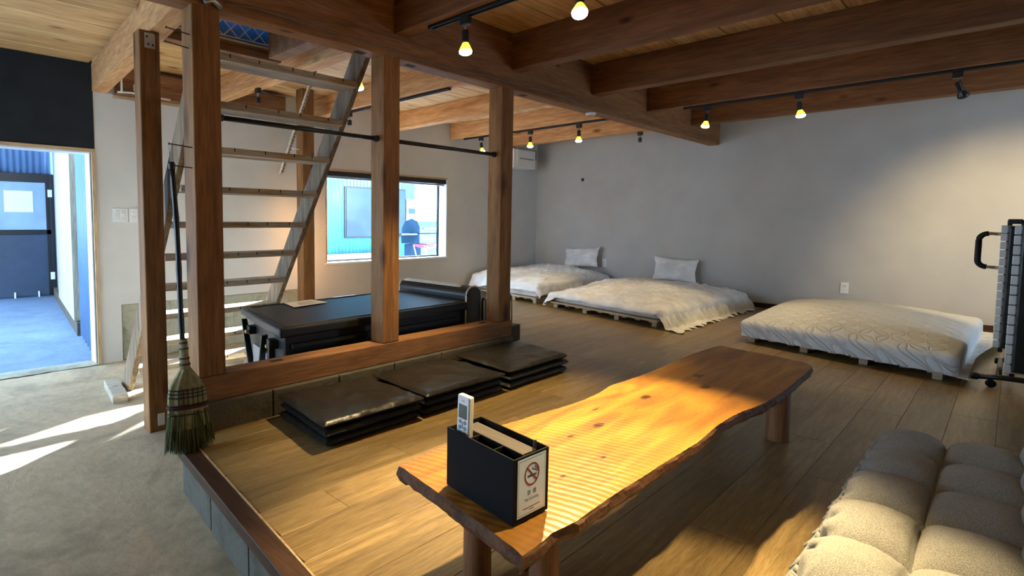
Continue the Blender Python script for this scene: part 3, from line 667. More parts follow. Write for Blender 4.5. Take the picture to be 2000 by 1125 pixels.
for k, (dz, ins) in enumerate(((0, 0), (0.006, -0.004), (0.022, -0.007), (0.040, 0.004), (0.052, 0.022))):
    ring = []
    for i, p in enumerate(per):
        a, b = per[i-1], per[(i+1) % m_]; t = (b-a); nrm = Vector((t.y, -t.x, 0)).normalized()
        w = (0.005*fbm(p.x, p.y, k*0.7, 14) if k else 0)
        bite = 0
        if k and math.dist((p.x, p.y), (1.015, 0.63)) < 0.05: bite = 0.016*(1-math.dist((p.x, p.y), (1.015, 0.63))/0.05)
        ring.append(Vector((p.x, p.y, p.z-dz)) - nrm*(ins+w+bite))
    lay.append(ring)
sd.add([v for r in lay for v in r], [(k*m_+i, k*m_+(i+1) % m_, (k+1)*m_+(i+1) % m_, (k+1)*m_+i) for k in range(4) for i in range(m_)] + [tuple(4*m_+i for i in range(m_))])
sd.build('live_edge', M['bark'], be, smooth=False)
for x, y, r in ((1.125, 0.955, 0.038), (1.055, 0.695, 0.034), (2.885, 0.685, 0.046), (2.93, 0.985, 0.046)):
    MB().tube([(x, y, 0.0), (x, y, 0.15), (x, y, 0.282)], r, 18, rs=[r*1.02, r, r*0.98]).build('leg', M['bench_leg'], be, 0.003, smooth=True)
# ------------------------------------------------------------------ desk caddy with sign, remote
OB = Vector((0.927, 0.690, 0)); ES = Vector((0.998, -0.052, 0)).normalized(); ET = Vector((0.155, 0.988, 0)).normalized()
def L(s, t, z): return OB + ES*s + ET*t + Vector((0, 0, z))
def lbox(mb, s0, s1, t0, t1, z0, z1):
    p = [L(s, t, z) for z in (z0, z1) for s, t in ((s0, t0), (s1, t0), (s1, t1), (s0, t1))]
    return mb.add(p, [(0,3,2,1),(4,5,6,7),(0,1,5,4),(1,2,6,5),(2,3,7,6),(3,0,4,7)])
z0, z1 = BZ+0.003, BZ+0.148; SW, SD = 0.120, 0.232
cd = empty('desk_caddy', L(0.06, 0.11, z0), 'black caddy box with a no smoking sign standing on the bench', 'caddy')
MB_ = MB(); lbox(MB_, 0, 0.004, 0, SD, z0, z1); MB_.build('side_panel', M['caddy'], cd, 0.0008)
MB_ = MB(); lbox(MB_, SW-0.004, SW, 0, SD, z0, z1); MB_.build('side_panel', M['caddy'], cd, 0.0008)
MB_ = MB(); lbox(MB_, 0.004, SW-0.004, 0, 0.004, z0, z1); MB_.build('front_panel', M['caddy'], cd, 0.0008)
MB_ = MB(); lbox(MB_, 0.004, SW-0.004, SD-0.004, SD, z0, z1); MB_.build('back_panel', M['caddy'], cd, 0.0008)
MB_ = MB(); lbox(MB_, 0.004, SW-0.004, 0.004, SD-0.004, z0, z0+0.004); MB_.build('bottom_panel', M['caddy'], cd)
MB_ = MB(); lbox(MB_, 0.040, 0.043, 0.004, SD-0.004, z0+0.004, z1-0.002); MB_.build('divider', M['caddy'], cd, 0.0006)
for t in (0.070, 0.150):
    MB_ = MB(); lbox(MB_, 0.004, 0.040, t, t+0.003, z0+0.004, z1-0.003); MB_.build('divider', M['caddy'], cd, 0.0006)
M['walnut'] = wood('walnut_lid', (0.036, 0.024, 0.017), (0.072, 0.050, 0.036), 'y', 0, 0.6, 2.5, 0.05)
MB_ = MB(); lbox(MB_, 0.045, 0.096, 0.018, SD-0.012, z0+0.05, z1-0.006); tag(MB_.build('tissue_lid', M['walnut'], cd, 0.001), 'walnut wood insert')
MB_ = MB(); lbox(MB_, 0.097, 0.104, 0.024, 0.030, z0+0.06, z1+0.012); MB_.build('clip', plain('rust_clip', (0.08, 0.035, 0.03), 0.5), cd, 0.001)
# sign
M['sign'] = plain('sign_paper', (0.60, 0.74, 0.92), 0.35, namt=0.01)  # white paper with a cool daylight tint put into the colour
M['sign_ink'] = plain('sign_ink', (0.02, 0.03, 0.07), 0.6, namt=0.01)
M['sign_red'] = plain('sign_red', (0.22, 0.012, 0.035), 0.6, namt=0.01)
M['sign_blue'] = plain('sign_blue', (0.02, 0.13, 0.30), 0.6, namt=0.01)
sg0, sg1, sh0, sh1 = 0.012, 0.108, z0+0.012, z0+0.140
MB_ = MB(); lbox(MB_, sg0, sg1, -0.0012, -0.0002, sh0, sh1); sg = tag(MB_.build('sign', M['sign'], cd), 'white no smoking sign')
def SP(a, b, o=0.0014): return L(sg0+(sg1-sg0)*a, -o, sh0+(sh1-sh0)*b)     # a right, b up on the sign
def sline(mb, p, q, w):
    p, q = Vector(p), Vector(q); dx, dz = (q.x-p.x)*(sg1-sg0), (q.y-p.y)*(sh1-sh0); ln = math.hypot(dx, dz)
    nx, nz = -dz/ln*w/2/(sg1-sg0), dx/ln*w/2/(sh1-sh0)
    mb.add([SP(p.x+nx, p.y+nz), SP(q.x+nx, q.y+nz), SP(q.x-nx, q.y-nz), SP(p.x-nx, p.y-nz)], [(0, 1, 2, 3)])
mb = MB()
for p, q in (((.04, .03), (.96, .03)), ((.96, .03), (.96, .97)), ((.96, .97), (.04, .97)), ((.04, .97), (.04, .03))): sline(mb, p, q, 0.0008)
mb.build('border_line', M['sign_blue'], sg)
cx_, cz_, R_ = 0.5, 0.69, 0.0255
mb = MB(); n = 40; vs = []
for t in range(n):
    a = 2*math.pi*t/n
    for r in (R_, R_*0.84): vs.append(SP(cx_+r*math.cos(a)/(sg1-sg0), cz_+r*math.sin(a)/(sh1-sh0), 0.0016))
mb.add(vs, [(2*t, 2*((t+1) % n), 2*((t+1) % n)+1, 2*t+1) for t in range(n)])
mb.build('prohibition_ring', M['sign_red'], sg)
ci = MB(); sline(ci, (0.34, 0.665), (0.64, 0.665), 0.0052); sline(ci, (0.655, 0.665), (0.675, 0.665), 0.0052)
sline(ci, (0.64, 0.70), (0.66, 0.745), 0.0026); sline(ci, (0.66, 0.745), (0.56, 0.755), 0.0026); sline(ci, (0.56, 0.755), (0.50, 0.80), 0.0026)
sline(ci, (0.69, 0.70), (0.71, 0.765), 0.0026); sline(ci, (0.71, 0.765), (0.61, 0.785), 0.0026); sline(ci, (0.61, 0.785), (0.60, 0.82), 0.0026)
ci.build('cigarette_mark', M['sign_ink'], sg)
mb = MB(); a = math.radians(135)
p = (cx_+0.92*R_*math.cos(a)/(sg1-sg0), cz_+0.92*R_*math.sin(a)/(sh1-sh0)); q = (2*cx_-p[0], 2*cz_-p[1])
sline(mb, p, q, 0.0042); mb.v = [v - Vector((0, 0.0004, 0)) for v in mb.v]; mb.build('prohibition_slash', M['sign_red'], sg)
def text(body, cx0, cz0, size, mat, name):
    cu = bpy.data.curves.new('t', 'FONT'); cu.body = body; cu.align_x = 'CENTER'; cu.align_y = 'CENTER'; cu.size = size
    o = bpy.data.objects.new('t', cu); C.objects.link(o)
    me = bpy.data.meshes.new_from_object(o.evaluated_get(bpy.context.evaluated_depsgraph_get()))
    bpy.data.objects.remove(o)
    base = SP(cx0, cz0, 0.0016)
    mb = MB(); mb.v = [base + ES*v.co.x + Vector((0, 0, v.co.y)) for v in me.vertices]; mb.f = [tuple(p.vertices) for p in me.polygons]
    if mb.f: mb.build(name, mat, sg)
text('禁  煙', 0.5, 0.375, 0.0125, M['sign_ink'], 'lettering')
text('No Smoking', 0.5, 0.27, 0.0095, M['sign_blue'], 'lettering')
for a, b, z in ((0.2, 0.8, 0.125), (0.42, 0.58, 0.085)):
    mb = MB(); k = a
    while k < b: sline(mb, (k, z), (k+0.018, z), 0.0022); k += 0.024
    mb.build('small_print', M['sign_ink'], sg)
# remote control standing in the caddy
rm = empty('remote_control', L(0.022, 0.19, z0+0.006), 'white air conditioner remote standing in the black caddy', 'remote')
RZ0, RZ1 = z0+0.006, z0+0.230
def RP(a, b, o): # a across (t, from far to near), b up, o toward -S side
    return L(0.022-o-0.020*(b-0.5)*-0.35, 0.212-a*0.045, RZ0+(RZ1-RZ0)*b)
def rbox(mb, a0, a1, b0, b1, o0, o1):
    p = [RP(a, b, o) for o in (o0, o1) for a, b in ((a0, b0), (a1, b0), (a1, b1), (a0, b1))]
    return mb.add(p, [(0,3,2,1),(4,5,6,7),(0,1,5,4),(1,2,6,5),(2,3,7,6),(3,0,4,7)])
bd = rbox(MB(), 0, 1, 0, 1, -0.009, 0.009).build('body', M['white_plastic'], rm, 0.004, seg=3)
rbox(MB(), 0.16, 0.84, 0.755, 0.905, 0.0088, 0.0096).build('screen', plain('lcd', (0.055, 0.085, 0.075), 0.25), rm)
for a in (0.22, 0.62):
    for b in (0.655, 0.715):
        mb = MB(); c0 = RP(a+0.09, b, 0.0092)
        mb.lathe([(0.0052, 0), (0.0045, 0.0012)], c0, ES*-1, 12); o = mb.build('button', M['grey_plastic'], rm)
rbox(MB(), 0.46, 0.54, 0.65, 0.72, 0.009, 0.0098).build('button', M['grey_plastic'], rm)
rbox(MB(), 0.18, 0.50, 0.60, 0.618, 0.009, 0.0098).build('button', M['grey_plastic'], rm)
rbox(MB(), 0.60, 0.82, 0.597, 0.62, 0.009, 0.0098).build('button', plain('orange_button', (0.35, 0.16, 0.05), 0.5), rm)
rbox(MB(), 0.40, 0.62, 0.94, 0.95, 0.009, 0.0094).build('logo', M['grey_plastic'], rm)
# ------------------------------------------------------------------ tufted floor sofa
def tweed():
    m, nt, b = _new('sofa_tweed'); v = coords(nt, rnd=False)
    a = N(nt, 'ShaderNodeTexNoise'); a.inputs['Scale'].default_value = 420; a.inputs['Detail'].default_value = 3
    nt.links.new(v, a.inputs['Vector'])
    r = ramp(nt, a.outputs['Fac'], [(0.30, (0.22, 0.215, 0.195)), (0.5, (0.36, 0.352, 0.32)), (0.68, (0.50, 0.49, 0.445))])
    nt.links.new(r.outputs[0], b.inputs['Base Color']); b.inputs['Roughness'].default_value = 0.95; b.inputs['Specular IOR Level'].default_value = 0.1
    b.inputs['Sheen Weight'].default_value = 0.2
    bump(nt, b, a.outputs['Fac'], 0.6, 0.003); return m
M['sofa'] = tweed()
so = empty('floor_sofa', (1.9, 0.05, 0), 'grey tweed tufted floor sofa at the right of the bench', 'sofa')
XR = [0.62, 0.91, 1.20, 1.475, 1.745, 2.015, 2.285, 2.56, 2.815]
YC = [-0.085, 0.125, 0.305]
def puff(e, lst):
    for a, b in zip(lst, lst[1:]):
        if a <= e <= b: return (e-a)/(b-a)
    return 0
def seat(u, v):
    x = XR[0]+u*(XR[-1]-XR[0]); y = YC[0]+v*(YC[-1]-YC[0])
    pu, pv = puff(x, XR), puff(y, YC)
    h = (max(0, 4*pu*(1-pu))**0.5)*(max(0, 4*pv*(1-pv))**0.22)
    row = sum(1 for q in XR if q <= x+1e-9)
    edge = max(0, (0.04-(YC[-1]-y))/0.04)
    return (x + 0.010*edge*math.sin(x*90+3*fbm(x, 1, 0, 9)), y + 0.012*edge*math.sin(x*75+row), 0.125 + 0.098*h + 0.003*fbm(x, y, 0, 12))
MB().grid(seat, 240, 72).build('seat_cushion', M['sofa'], so, smooth=True)
def side(u, v):   # gathered front skirt
    x = XR[0]+u*(XR[-1]-XR[0]+0.01); z = 0.107-v*0.103
    pu = puff(min(x, XR[-1]), XR)
    return (x, YC[-1] + 0.012 + 0.028*math.sin(math.pi*min(1, v*1.0))*(0.4+0.6*(4*pu*(1-pu))**0.5) + 0.007*math.sin(x*85+2*fbm(x, 0, 0, 6))*(1-v), z)
MB().grid(side, 300, 14).build('front_skirt', M['sofa'], so, smooth=True)
def endc(u, v):
    y = YC[0]+u*(YC[-1]+0.012-YC[0]); z = 0.107-v*0.103; pv = puff(min(y, YC[-1]), YC)
    return (XR[-1] + 0.03*math.sin(math.pi*v)*(0.3+0.7*(4*pv*(1-pv))**0.5), y, z)
MB().grid(endc, 60, 12).build('end_panel', M['sofa'], so, smooth=True)
ru = MB()
for k in range(100):
    x = XR[0]+0.01+k*(XR[-1]-XR[0]-0.02)/99; s = 1 if k % 2 else -1
    ru.tube([(x, YC[-1]-0.012, 0.115), (x+0.006*s, YC[-1]+0.016, 0.125+0.010*random.random()), (x+0.004*s, YC[-1]+0.026+0.012*random.random(), 0.105)], 0.010, 6, True, rs=[0.004, 0.011, 0.005])
tag(ru.build('gathered_seam', M['sofa'], so, smooth=True), kind='stuff')
ZB = [0.13, 0.34, 0.56]
def back(u, v):
    x = XR[0]+u*(XR[-1]+0.03-XR[0]); z = ZB[0]+v*(ZB[-1]-ZB[0])
    pu = puff(min(x-0.015, XR[-1]) if x > XR[0]+0.015 else XR[0], XR); pv = puff(z, ZB)
    h = (max(0, 4*pu*(1-pu))**0.45)*(max(0, 4*pv*(1-pv))**0.45)
    return (x + 0.02*(u-0.5)*0, -0.112 - (z-0.13)*0.28 + 0.085*h, z)
MB().grid(back, 220, 60).build('backrest', M['sofa'], so, smooth=True)
box('back_core', XR[0]+0.01, XR[-1]-0.01, -0.36, -0.235, 0.01, 0.54, M['sofa'], so, 0.05, seg=4)
# ------------------------------------------------------------------ beds
def quadmap(q):
    nl, nr, fr_, fl_ = [Vector(p) for p in q]
    return lambda u, v: nl*(1-u)*(1-v)+nr*u*(1-v)+fr_*u*v+fl_*(1-u)*v
def drape(q, h, over, bulge, wr, sd, r=0.06, nu=90, nv=90, zmin=0.012, fold=0.02, slope=0.15, ztop=None, trim=None):
    F = quadmap(q); A = (Vector(q[1])-Vector(q[0])).length; B = (Vector(q[3])-Vector(q[0])).length
    o0, o1, o2, o3 = over      # u-, u+, v-, v+
    def fn(i, j):
        a = -o0+i*(A+o0+o1); b = -o2+j*(B+o2+o3)
        ca, cb_ = min(max(a, 0), A), min(max(b, 0), B)
        da, db = a-ca, b-cb_; s = math.hypot(da, db)
        lift = bulge*(math.sin(math.pi*ca/A)**0.6)*(math.sin(math.pi*min(1, max(0, cb_/B)))**0.6) + (ztop(ca/A, cb_/B) if ztop else 0)
        hz = h+lift; z = hz; ho = 0.0
        if s > 0:
            dx, dy = da/s, db/s
            if trim: s *= trim(ca/A, cb_/B, dx, dy)
            if s < r*math.pi/2: ho = r*math.sin(s/r); z = hz-r*(1-math.cos(s/r))
            else:
                s2 = s-r*math.pi/2; dn = min(s2, (hz-r-zmin)); ho = r+dn*slope+(s2-dn)*0.9; z = hz-r-dn
                tang = a*dy*1.0-b*dx*1.0 + (ca if abs(dy) > abs(dx) else cb_)
                ho += fold*min(1, s2/0.06)*math.sin(tang*24+5*fbm(tang, sd, 0, 3))
            pa, pb = ca+dx*ho, cb_+dy*ho
        else: pa, pb = a, b
        p = F(pa/A, pb/B)
        w = 0.0
        for th, kk, am, s_ in ((0.35, 30, 0.55, 0.0), (1.25, 24, 0.5, 3.0), (-0.5, 40, 0.35, 7.0)):
            ph = (p.x*math.cos(th)+p.y*math.sin(th))*kk + 7.0*fbm(p.x, p.y, sd+s_, 0.9, 3)
            mk = max(0.0, fbm(p.x+s_*3, p.y-s_, sd, 1.6, 2)+0.25)
            w += am*mk*(1-abs(math.sin(ph)))**1.6
        w = wr*(w + 0.7*fbm(p.x*0.7, p.y, sd, 2.4, 3))
        return Vector((p.x, p.y, max(zmin*0.6, z + w*(1 if s == 0 else 0.5))))
    return MB().grid(fn, nu, nv)
def slat_base(q, lab):
    F = quadmap(q); e = empty('slat_base', (*F(0.5, 0.5), 0), lab, 'bed base', 'slatted bed bases on the floor')
    for u in (0.04, 0.35, 0.65, 0.96):
        p, s = F(u, 0.004), F(u, 0.99)
        MB().bar((p.x, p.y, 0.026), (s.x, s.y, 0.026), 0.05, 0.050).build('runner', M['pine'], e, 0.003)
    for k in range(13):
        v = 0.014+k*0.081; p, s = F(0, v), F(1, v)
        MB().bar((p.x, p.y, 0.062), (s.x, s.y, 0.062), 0.085, 0.018).build('slat', M['pine'], e, 0.002)
    for k in range(9):
        u = 0.06+k*0.11; p, s = F(u, 0.0), F(u, 0.04)
        MB().bar((p.x, p.y, 0.045), (s.x, s.y, 0.045), 0.05, 0.014).build('block', M['pine'], e, 0.002)
    return e
def mattress(q, z0, z1, lab, mat):
    F = quadmap(q); mb = MB().prism([tuple(F(*c)) for c in ((0.01, 0.008), (0.99, 0.008), (0.99, 0.99), (0.01, 0.99))], z0, z1)
    return tag(mb.build('mattress', mat, None, 0.035, seg=4, smooth=True), lab, 'mattress')
Q2 = [(5.13, 2.20), (5.48, 3.59), (7.20, 3.62), (7.15, 2.12)]
Q1 = [(5.55, 3.84), (5.74, 4.98), (7.25, 5.00), (7.22, 3.86)]
Q3 = [(4.75, 0.235), (5.12, 1.48), (7.12, 1.55), (6.78, 0.19)]
slat_base(Q1, 'low slatted base of the bed in the room corner'); slat_base(Q2, 'low slatted base of the middle bed'); slat_base(Q3, 'low slatted base under the bare quilted mattress')
mattress(Q1, 0.072, 0.20, 'white mattress of the bed in the room corner', M['white_cloth']); mattress(Q2, 0.072, 0.14, 'white mattress of the middle bed', M['white_cloth'])
d2 = drape(Q2, 0.178, (0.34, 0.12, 0.085, 0.0), 0.085, 0.045, 3.3, nu=210, nv=210, fold=0.028, slope=0.45,
           ztop=lambda a, b: 0.055*math.exp(-((b-0.62)**2)/0.05)*math.exp(-((a-0.55)**2)/0.12),
           trim=lambda a, b, dx, dy: 1.0+0.12*(1 if (dx < 0 and dy < 0) else 0)+0.9*max(0, a-0.93)*14*(1 if dy < 0 else 0)*0.7 - (0.25*b if dx < 0 and dy == 0 else 0))
tag(d2.build('duvet', M['white_cloth'], None, 0, True), 'rumpled white duvet trailing onto the floor from the middle bed', 'duvet', 'white duvets')
d1_ = drape(Q1, 0.250, (0.16, 0.10, 0.12, 0.0), 0.07, 0.045, 8.1, nu=190, nv=190, fold=0.018, slope=0.30,
           ztop=lambda a, b: 0.05*math.exp(-((b-0.75)**2)/0.03)+0.06*math.exp(-((b-0.1)**2)/0.05)*max(0, a-0.4), trim=lambda a, b, dx, dy: 1.0+(0.9*max(0, a-0.62)*2.6 if dy < 0 else 0))
tag(d1_.build('duvet', M['white_cloth'], None, 0, True), 'rumpled white duvet with bluish folds on the corner bed', 'duvet', 'white duvets')
# quilted mattress with a pad
def quilt():
    m, nt, b = _new('quilted_pad'); tc = nt.nodes.new('ShaderNodeTexCoord'); outs = []
    sx = nt.nodes.new('ShaderNodeSeparateXYZ'); cxn = nt.nodes.new('ShaderNodeCombineXYZ'); nt.links.new(tc.outputs['Object'], sx.inputs[0])
    for ax in (0, 1):
        q_ = N(nt, 'ShaderNodeMath', operation='SUBTRACT'); nt.links.new(sx.outputs[ax], q_.inputs[0]); nt.links.new(sx.outputs[2], q_.inputs[1]); nt.links.new(q_.outputs[0], cxn.inputs[ax])
    for ox, oy in ((0, 0), (0.5, 0.5), (0.5, 0.0), (0.0, 0.5)):
        mp = nt.nodes.new('ShaderNodeMapping'); mp.inputs['Scale'].default_value = (5.6, 5.6, 0.0); mp.inputs['Location'].default_value = (ox, oy, 0)
        nt.links.new(cxn.outputs[0], mp.inputs[0])
        fr_ = N(nt, 'ShaderNodeVectorMath', operation='FRACTION'); nt.links.new(mp.outputs[0], fr_.inputs[0])
        sb = N(nt, 'ShaderNodeVectorMath', operation='SUBTRACT'); sb.inputs[1].default_value = (0.5, 0.5, 0); nt.links.new(fr_.outputs[0], sb.inputs[0])
        ln = N(nt, 'ShaderNodeVectorMath', operation='LENGTH'); nt.links.new(sb.outputs[0], ln.inputs[0])
        s1 = N(nt, 'ShaderNodeMath', operation='SUBTRACT'); s1.inputs[1].default_value = 0.47; nt.links.new(ln.outputs['Value'], s1.inputs[0])
        ab = N(nt, 'ShaderNodeMath', operation='ABSOLUTE'); nt.links.new(s1.outputs[0], ab.inputs[0]); outs.append(ab.outputs[0])
    cur = outs[0]
    for o_ in outs[1:2]:
        mn = N(nt, 'ShaderNodeMath', operation='MINIMUM'); nt.links.new(cur, mn.inputs[0]); nt.links.new(o_, mn.inputs[1]); cur = mn.outputs[0]
    rr = ramp(nt, cur, [(0.0, (0, 0, 0)), (0.05, (0.75, 0.75, 0.75)), (0.16, (1, 1, 1))])
    b.inputs['Base Color'].default_value = (0.64, 0.635, 0.625, 1); b.inputs['Roughness'].default_value = 0.9; b.inputs['Specular IOR Level'].default_value = 0.15
    bump(nt, b, rr.outputs[0], 0.8, 0.012); return m
M['quilt'] = quilt()
d3 = drape(Q3, 0.178, (0.20, 0.055, 0.16, 0.10), 0.095, 0.010, 5.2, r=0.045, nu=120, nv=130, zmin=0.055, fold=0.0, slope=0.02,
           ztop=lambda a, b: 0.015*math.sin(b*3.0), trim=lambda a, b, dx, dy: 1.0+(1.0*max(0, b-0.35) if dx < 0 else 0))
mq = empty('quilted_mattress', (5.9, 0.85, 0.072), 'bare mattress in a pale quilted pad nearest the folded bed', 'mattress')
d3.build('quilted_pad', M['quilt'], mq, 0, True)
F3 = quadmap(Q3)
MB().prism([tuple(F3(*c)) for c in ((0.01, 0.008), (0.99, 0.008), (0.99, 0.99), (0.01, 0.99))], 0.072, 0.175).build('core', M['quilt'], mq, 0.03, seg=3)
# pillows
def pillow(c, w, h, t, tilt, sd, lab):
    def surf(s):
        def fn(i, j):
            a, b = i*2-1, j*2-1
            e = max(0.0, (1-abs(a)**3.2))**0.5*max(0.0, (1-abs(b)**3.2))**0.5
            pin = 1+0.07*(abs(a)*abs(b))**2 - 0.05*(1-b*b)*abs(a)**4 - 0.06*(1-a*a)*abs(b)**4
            y = a*w/2*pin; zz = b*h/2*pin; x = s*t*e*(0.9+0.25*fbm(a, b, sd, 1.6))+0.012*fbm(a, b, sd, 2.2)
            ct, st = math.cos(tilt), math.sin(tilt)
            return (c[0]+x*ct+zz*st, c[1]-y, c[2]+zz*ct-x*st+0.02*a*(1 if sd < 2 else -0.6))
        return fn
    mb = MB().grid(surf(1), 36, 28).grid(surf(-1), 36, 28)
    return tag(mb.build('pillow', M['pillow'], None, 0, True), lab, 'pillow', 'white pillows against the far wall')
pillow((7.17, 4.225, 0.475), 0.52, 0.27, 0.060, 0.20, 1.0, 'white pillow leaning on the wall above the corner bed')
pillow((7.165, 2.90, 0.385), 0.52, 0.29, 0.060, 0.16, 4.0, 'white pillow leaning on the wall above the middle bed')
# ------------------------------------------------------------------ folded bed at the right edge
fb_ = empty('folded_bed', (5.1, -0.4, 0), 'black folding bed frame with wooden slats folded upright by the wall', 'folding bed')
for X0, Y0, zb, ztop_ in ((4.94, 0.0, 0.07, 0.98), (5.28, 0.06, 0.17, 0.98)):
    box('side_rail', X0+0.015, X0+0.06, Y0-0.045, Y0-0.022, zb-0.03, ztop_+0.03, M['black_metal'], fb_, 0.004)
    box('side_rail', X0+0.015, X0+0.06, Y0-0.96, Y0-0.937, zb-0.03, ztop_+0.03, M['black_metal'], fb_, 0.004)
    nS = 15; dz = (ztop_-zb)/nS
    for k in range(nS):
        sl = MB().box(X0-0.012, X0+0.010, Y0-0.98, Y0, zb+k*dz+0.005, zb+(k+1)*dz-0.005)
        sl.build('slat', M['pine'], fb_, 0.003)
        box('slat_cap', X0-0.016, X0+0.014, Y0-0.028, Y0+0.003, zb+k*dz+0.003, zb+(k+1)*dz-0.003, M['white_plastic'], fb_, 0.004)
box('pad_cover', 4.885, 4.924, -0.95, -0.03, 0.09, 1.0, M['black_vinyl'], fb_, 0.01)
box('mattress_pad', 5.005, 5.26, -0.95, -0.03, 0.16, 0.99, M['black_vinyl'], fb_, 0.03, seg=3)
box('pad_cover', 5.20, 5.262, -0.95, 0.028, 0.18, 0.97, M['black_vinyl'], fb_, 0.01)
box('top_bracket', 4.95, 5.34, -0.03, 0.035, 0.985, 1.015, M['black_metal'], fb_, 0.006)
pth = [(5.30, 0.03, 0.915), (5.30, 0.10, 0.922)]
for k in range(7): a = math.pi/2-math.pi/2*k/6; pth.append((5.30, 0.118+0.045*math.cos(a), 0.877+0.045*math.sin(a)))
for k in range(7): a = -math.pi/2*k/6; pth.append((5.30, 0.118+0.045*math.cos(a), 0.745+0.045*math.sin(a)))
pth += [(5.30, 0.10, 0.70), (5.30, 0.03, 0.695)]
hnd = MB().tube(pth, 0.011, 12).build('handle', M['chrome'], fb_, smooth=True)
MB().tube(pth[2:-2], 0.0165, 12).build('grip', M['black_plastic'], hnd, smooth=True)
for X0, z, ye in ((4.80, 0.055, 0.13), (5.45, 0.055, 0.04)):
    MB().tube([(X0, ye, z), (X0+0.01, 0.0, z+0.01), (X0+0.01, -0.95, z+0.01)], 0.016, 10).build('foot_rail', M['black_metal'], fb_, smooth=True)
    MB().lathe([(0.018, 0), (0.021, 0.01), (0.021, 0.03), (0.016, 0.035)], (X0, ye+0.008, z), (0, -1, 0), 12).build('end_cap', M['black_plastic'], fb_)
    for y in (ye-0.08, -0.85):
        MB().lathe([(0.020, -0.012), (0.024, -0.008), (0.024, 0.008), (0.020, 0.012)], (X0-0.005, y, 0.024), (1, 0.3, 0), 14).build('caster', M['black_plastic'], fb_)
for y in (0.02, -0.80):
    MB().tube([(4.81, y, 0.065), (5.45, y, 0.065)], 0.013, 8).build('cross_rail', M['black_metal'], fb_, smooth=True)
for z, X0, Y0 in ((0.17, 4.935, -0.0), (0.26, 5.285, 0.0)):
    box('warning_label', X0+0.02, X0+0.055, Y0-0.0215, Y0-0.0205, z, z+0.035, plain('yellow_label', (0.55, 0.50, 0.14), 0.5), fb_, 0)
# ------------------------------------------------------------------ lamp tracks and lamps
def track(x, ya, yb, z, lab):
    e = empty('lamp_track', (x, (ya+yb)/2, z), lab, 'track', 'black lamp tracks')
    mb = MB().box(x-0.017, x-0.012, ya, yb, z-0.018, z-0.0005).box(x+0.012, x+0.017, ya, yb, z-0.018, z-0.0005).box(x-0.017, x+0.017, ya, yb, z-0.004, z-0.0005)
    mb.build('rail', M['black_metal'], e)
    for y, s in ((ya, -1), (yb, 1)):
        box('end_cap', x-0.018, x+0.018, min(y, y+s*0.012), max(y, y+s*0.012), z-0.020, z-0.0005, M['black_plastic'], e, 0.001)
    return e
track(2.19, -1.4, 2.24, 2.05, 'black lamp track on the nearest joist over the bench')
track(5.41, -0.05, 2.15, 2.05, 'long black lamp track on the joist before the far wall')
track(5.41, 2.93, 4.90, 2.05, 'black lamp track with three lit lamps before the window corner')
track(3.284, 3.16, 4.60, 2.05, 'short black lamp track behind the middle post')
WARM = (1.0, 0.75, 0.38)
def lamp(x, y, lab, aim=(0, 0, -1), lit=True, energy=40, spread=78, blend=0.35, zt=2.032, bulb_r=0.034, drop=0.19, short=False):
    e = empty('track_lamp', (x, y, zt), lab, 'lamp', 'track lamps')
    a = Vector(aim).normalized()
    box('adapter', x-0.016, x+0.016, y-0.028, y+0.028, zt-0.042, zt, M['black_metal'], e, 0.003)
    MB().tube([(x, y, zt-0.042), (x, y, zt-0.070)], 0.006, 8).build('stem', M['chrome'], e)
    if short: 
        box('socket', x-0.016, x+0.016, y-0.016, y+0.016, zt-0.12, zt-0.068, M['black_metal'], e, 0.004); return e
    p = Vector((x, y, zt-0.066))
    MB().lathe([(0.012, 0), (0.0185, 0.004), (0.0185, 0.062), (0.016, 0.068)], p, a, 14).build('socket', M['black_metal'], e, smooth=False)
    q = p + a*0.066
    MB().lathe([(0.015, 0), (0.020, 0.010), (bulb_r*0.93, 0.034), (bulb_r, 0.044)], q, a, 20).build('bulb', M['bulb'] if lit else M['bulb_off'], e, smooth=True)
    MB().lathe([(bulb_r, 0.0442), (bulb_r*0.95, 0.054), (bulb_r*0.6, 0.061), (0.004, 0.063)], q, a, 20).build('lens', M['lens'] if lit else M['bulb_off'], e, smooth=True)
    if lit:
        l = bpy.data.lights.new('lamp_light', 'SPOT'); l.energy = energy; l.color = WARM; l.spot_size = math.radians(spread); l.spot_blend = blend; l.shadow_soft_size = 0.028
        o = bpy.data.objects.new('lamp_light', l); C.objects.link(o); o.parent = e
        o.location = q + a*0.075 - Vector((x, y, zt)); o.rotation_euler = a.to_track_quat('-Z', 'Y').to_euler()
    return e
lamp(2.19, 1.99, 'lit lamp in front of the dark girder, left of the two over the bench', (-0.05, -0.06, -1), energy=125, spread=74, blend=0.6)
lamp(2.19, 1.33, 'lit lamp at the top edge, nearest over the bench', (-0.38, -0.24, -1), energy=330, spread=58, blend=0.6)
lamp(2.19, 0.30, 'unseen lit lamp added out of frame on the near track', (-0.75, 0.0, -1), energy=160, spread=62)  # unseen lamp added to light the sofa and floor
lamp(5.41, 1.955, 'lit lamp at the girder end of the long track', (-0.1, 0.1, -1), energy=30, spread=84)
lamp(5.41, 1.255, 'lit lamp in the middle of the long track', (0.0, -0.15, -1), energy=36, spread=84)
lamp(5.41, 0.33, 'unlit lamp head turned to the wall at the right of the long track', (0.55, -0.35, -1), lit=False)
lamp(5.41, -0.02, 'lit lamp turned to the far wall at the end of the long track', (0.85, 0.0, -0.62), energy=130, spread=80, blend=0.9)
lamp(5.41, 4.63, 'lit lamp nearest the window on the rear track', (0, -0.2, -1), energy=13, drop=0.15)
lamp(5.41, 3.885, 'lit lamp in the middle of the rear track', (0, 0, -1), energy=13, drop=0.15)
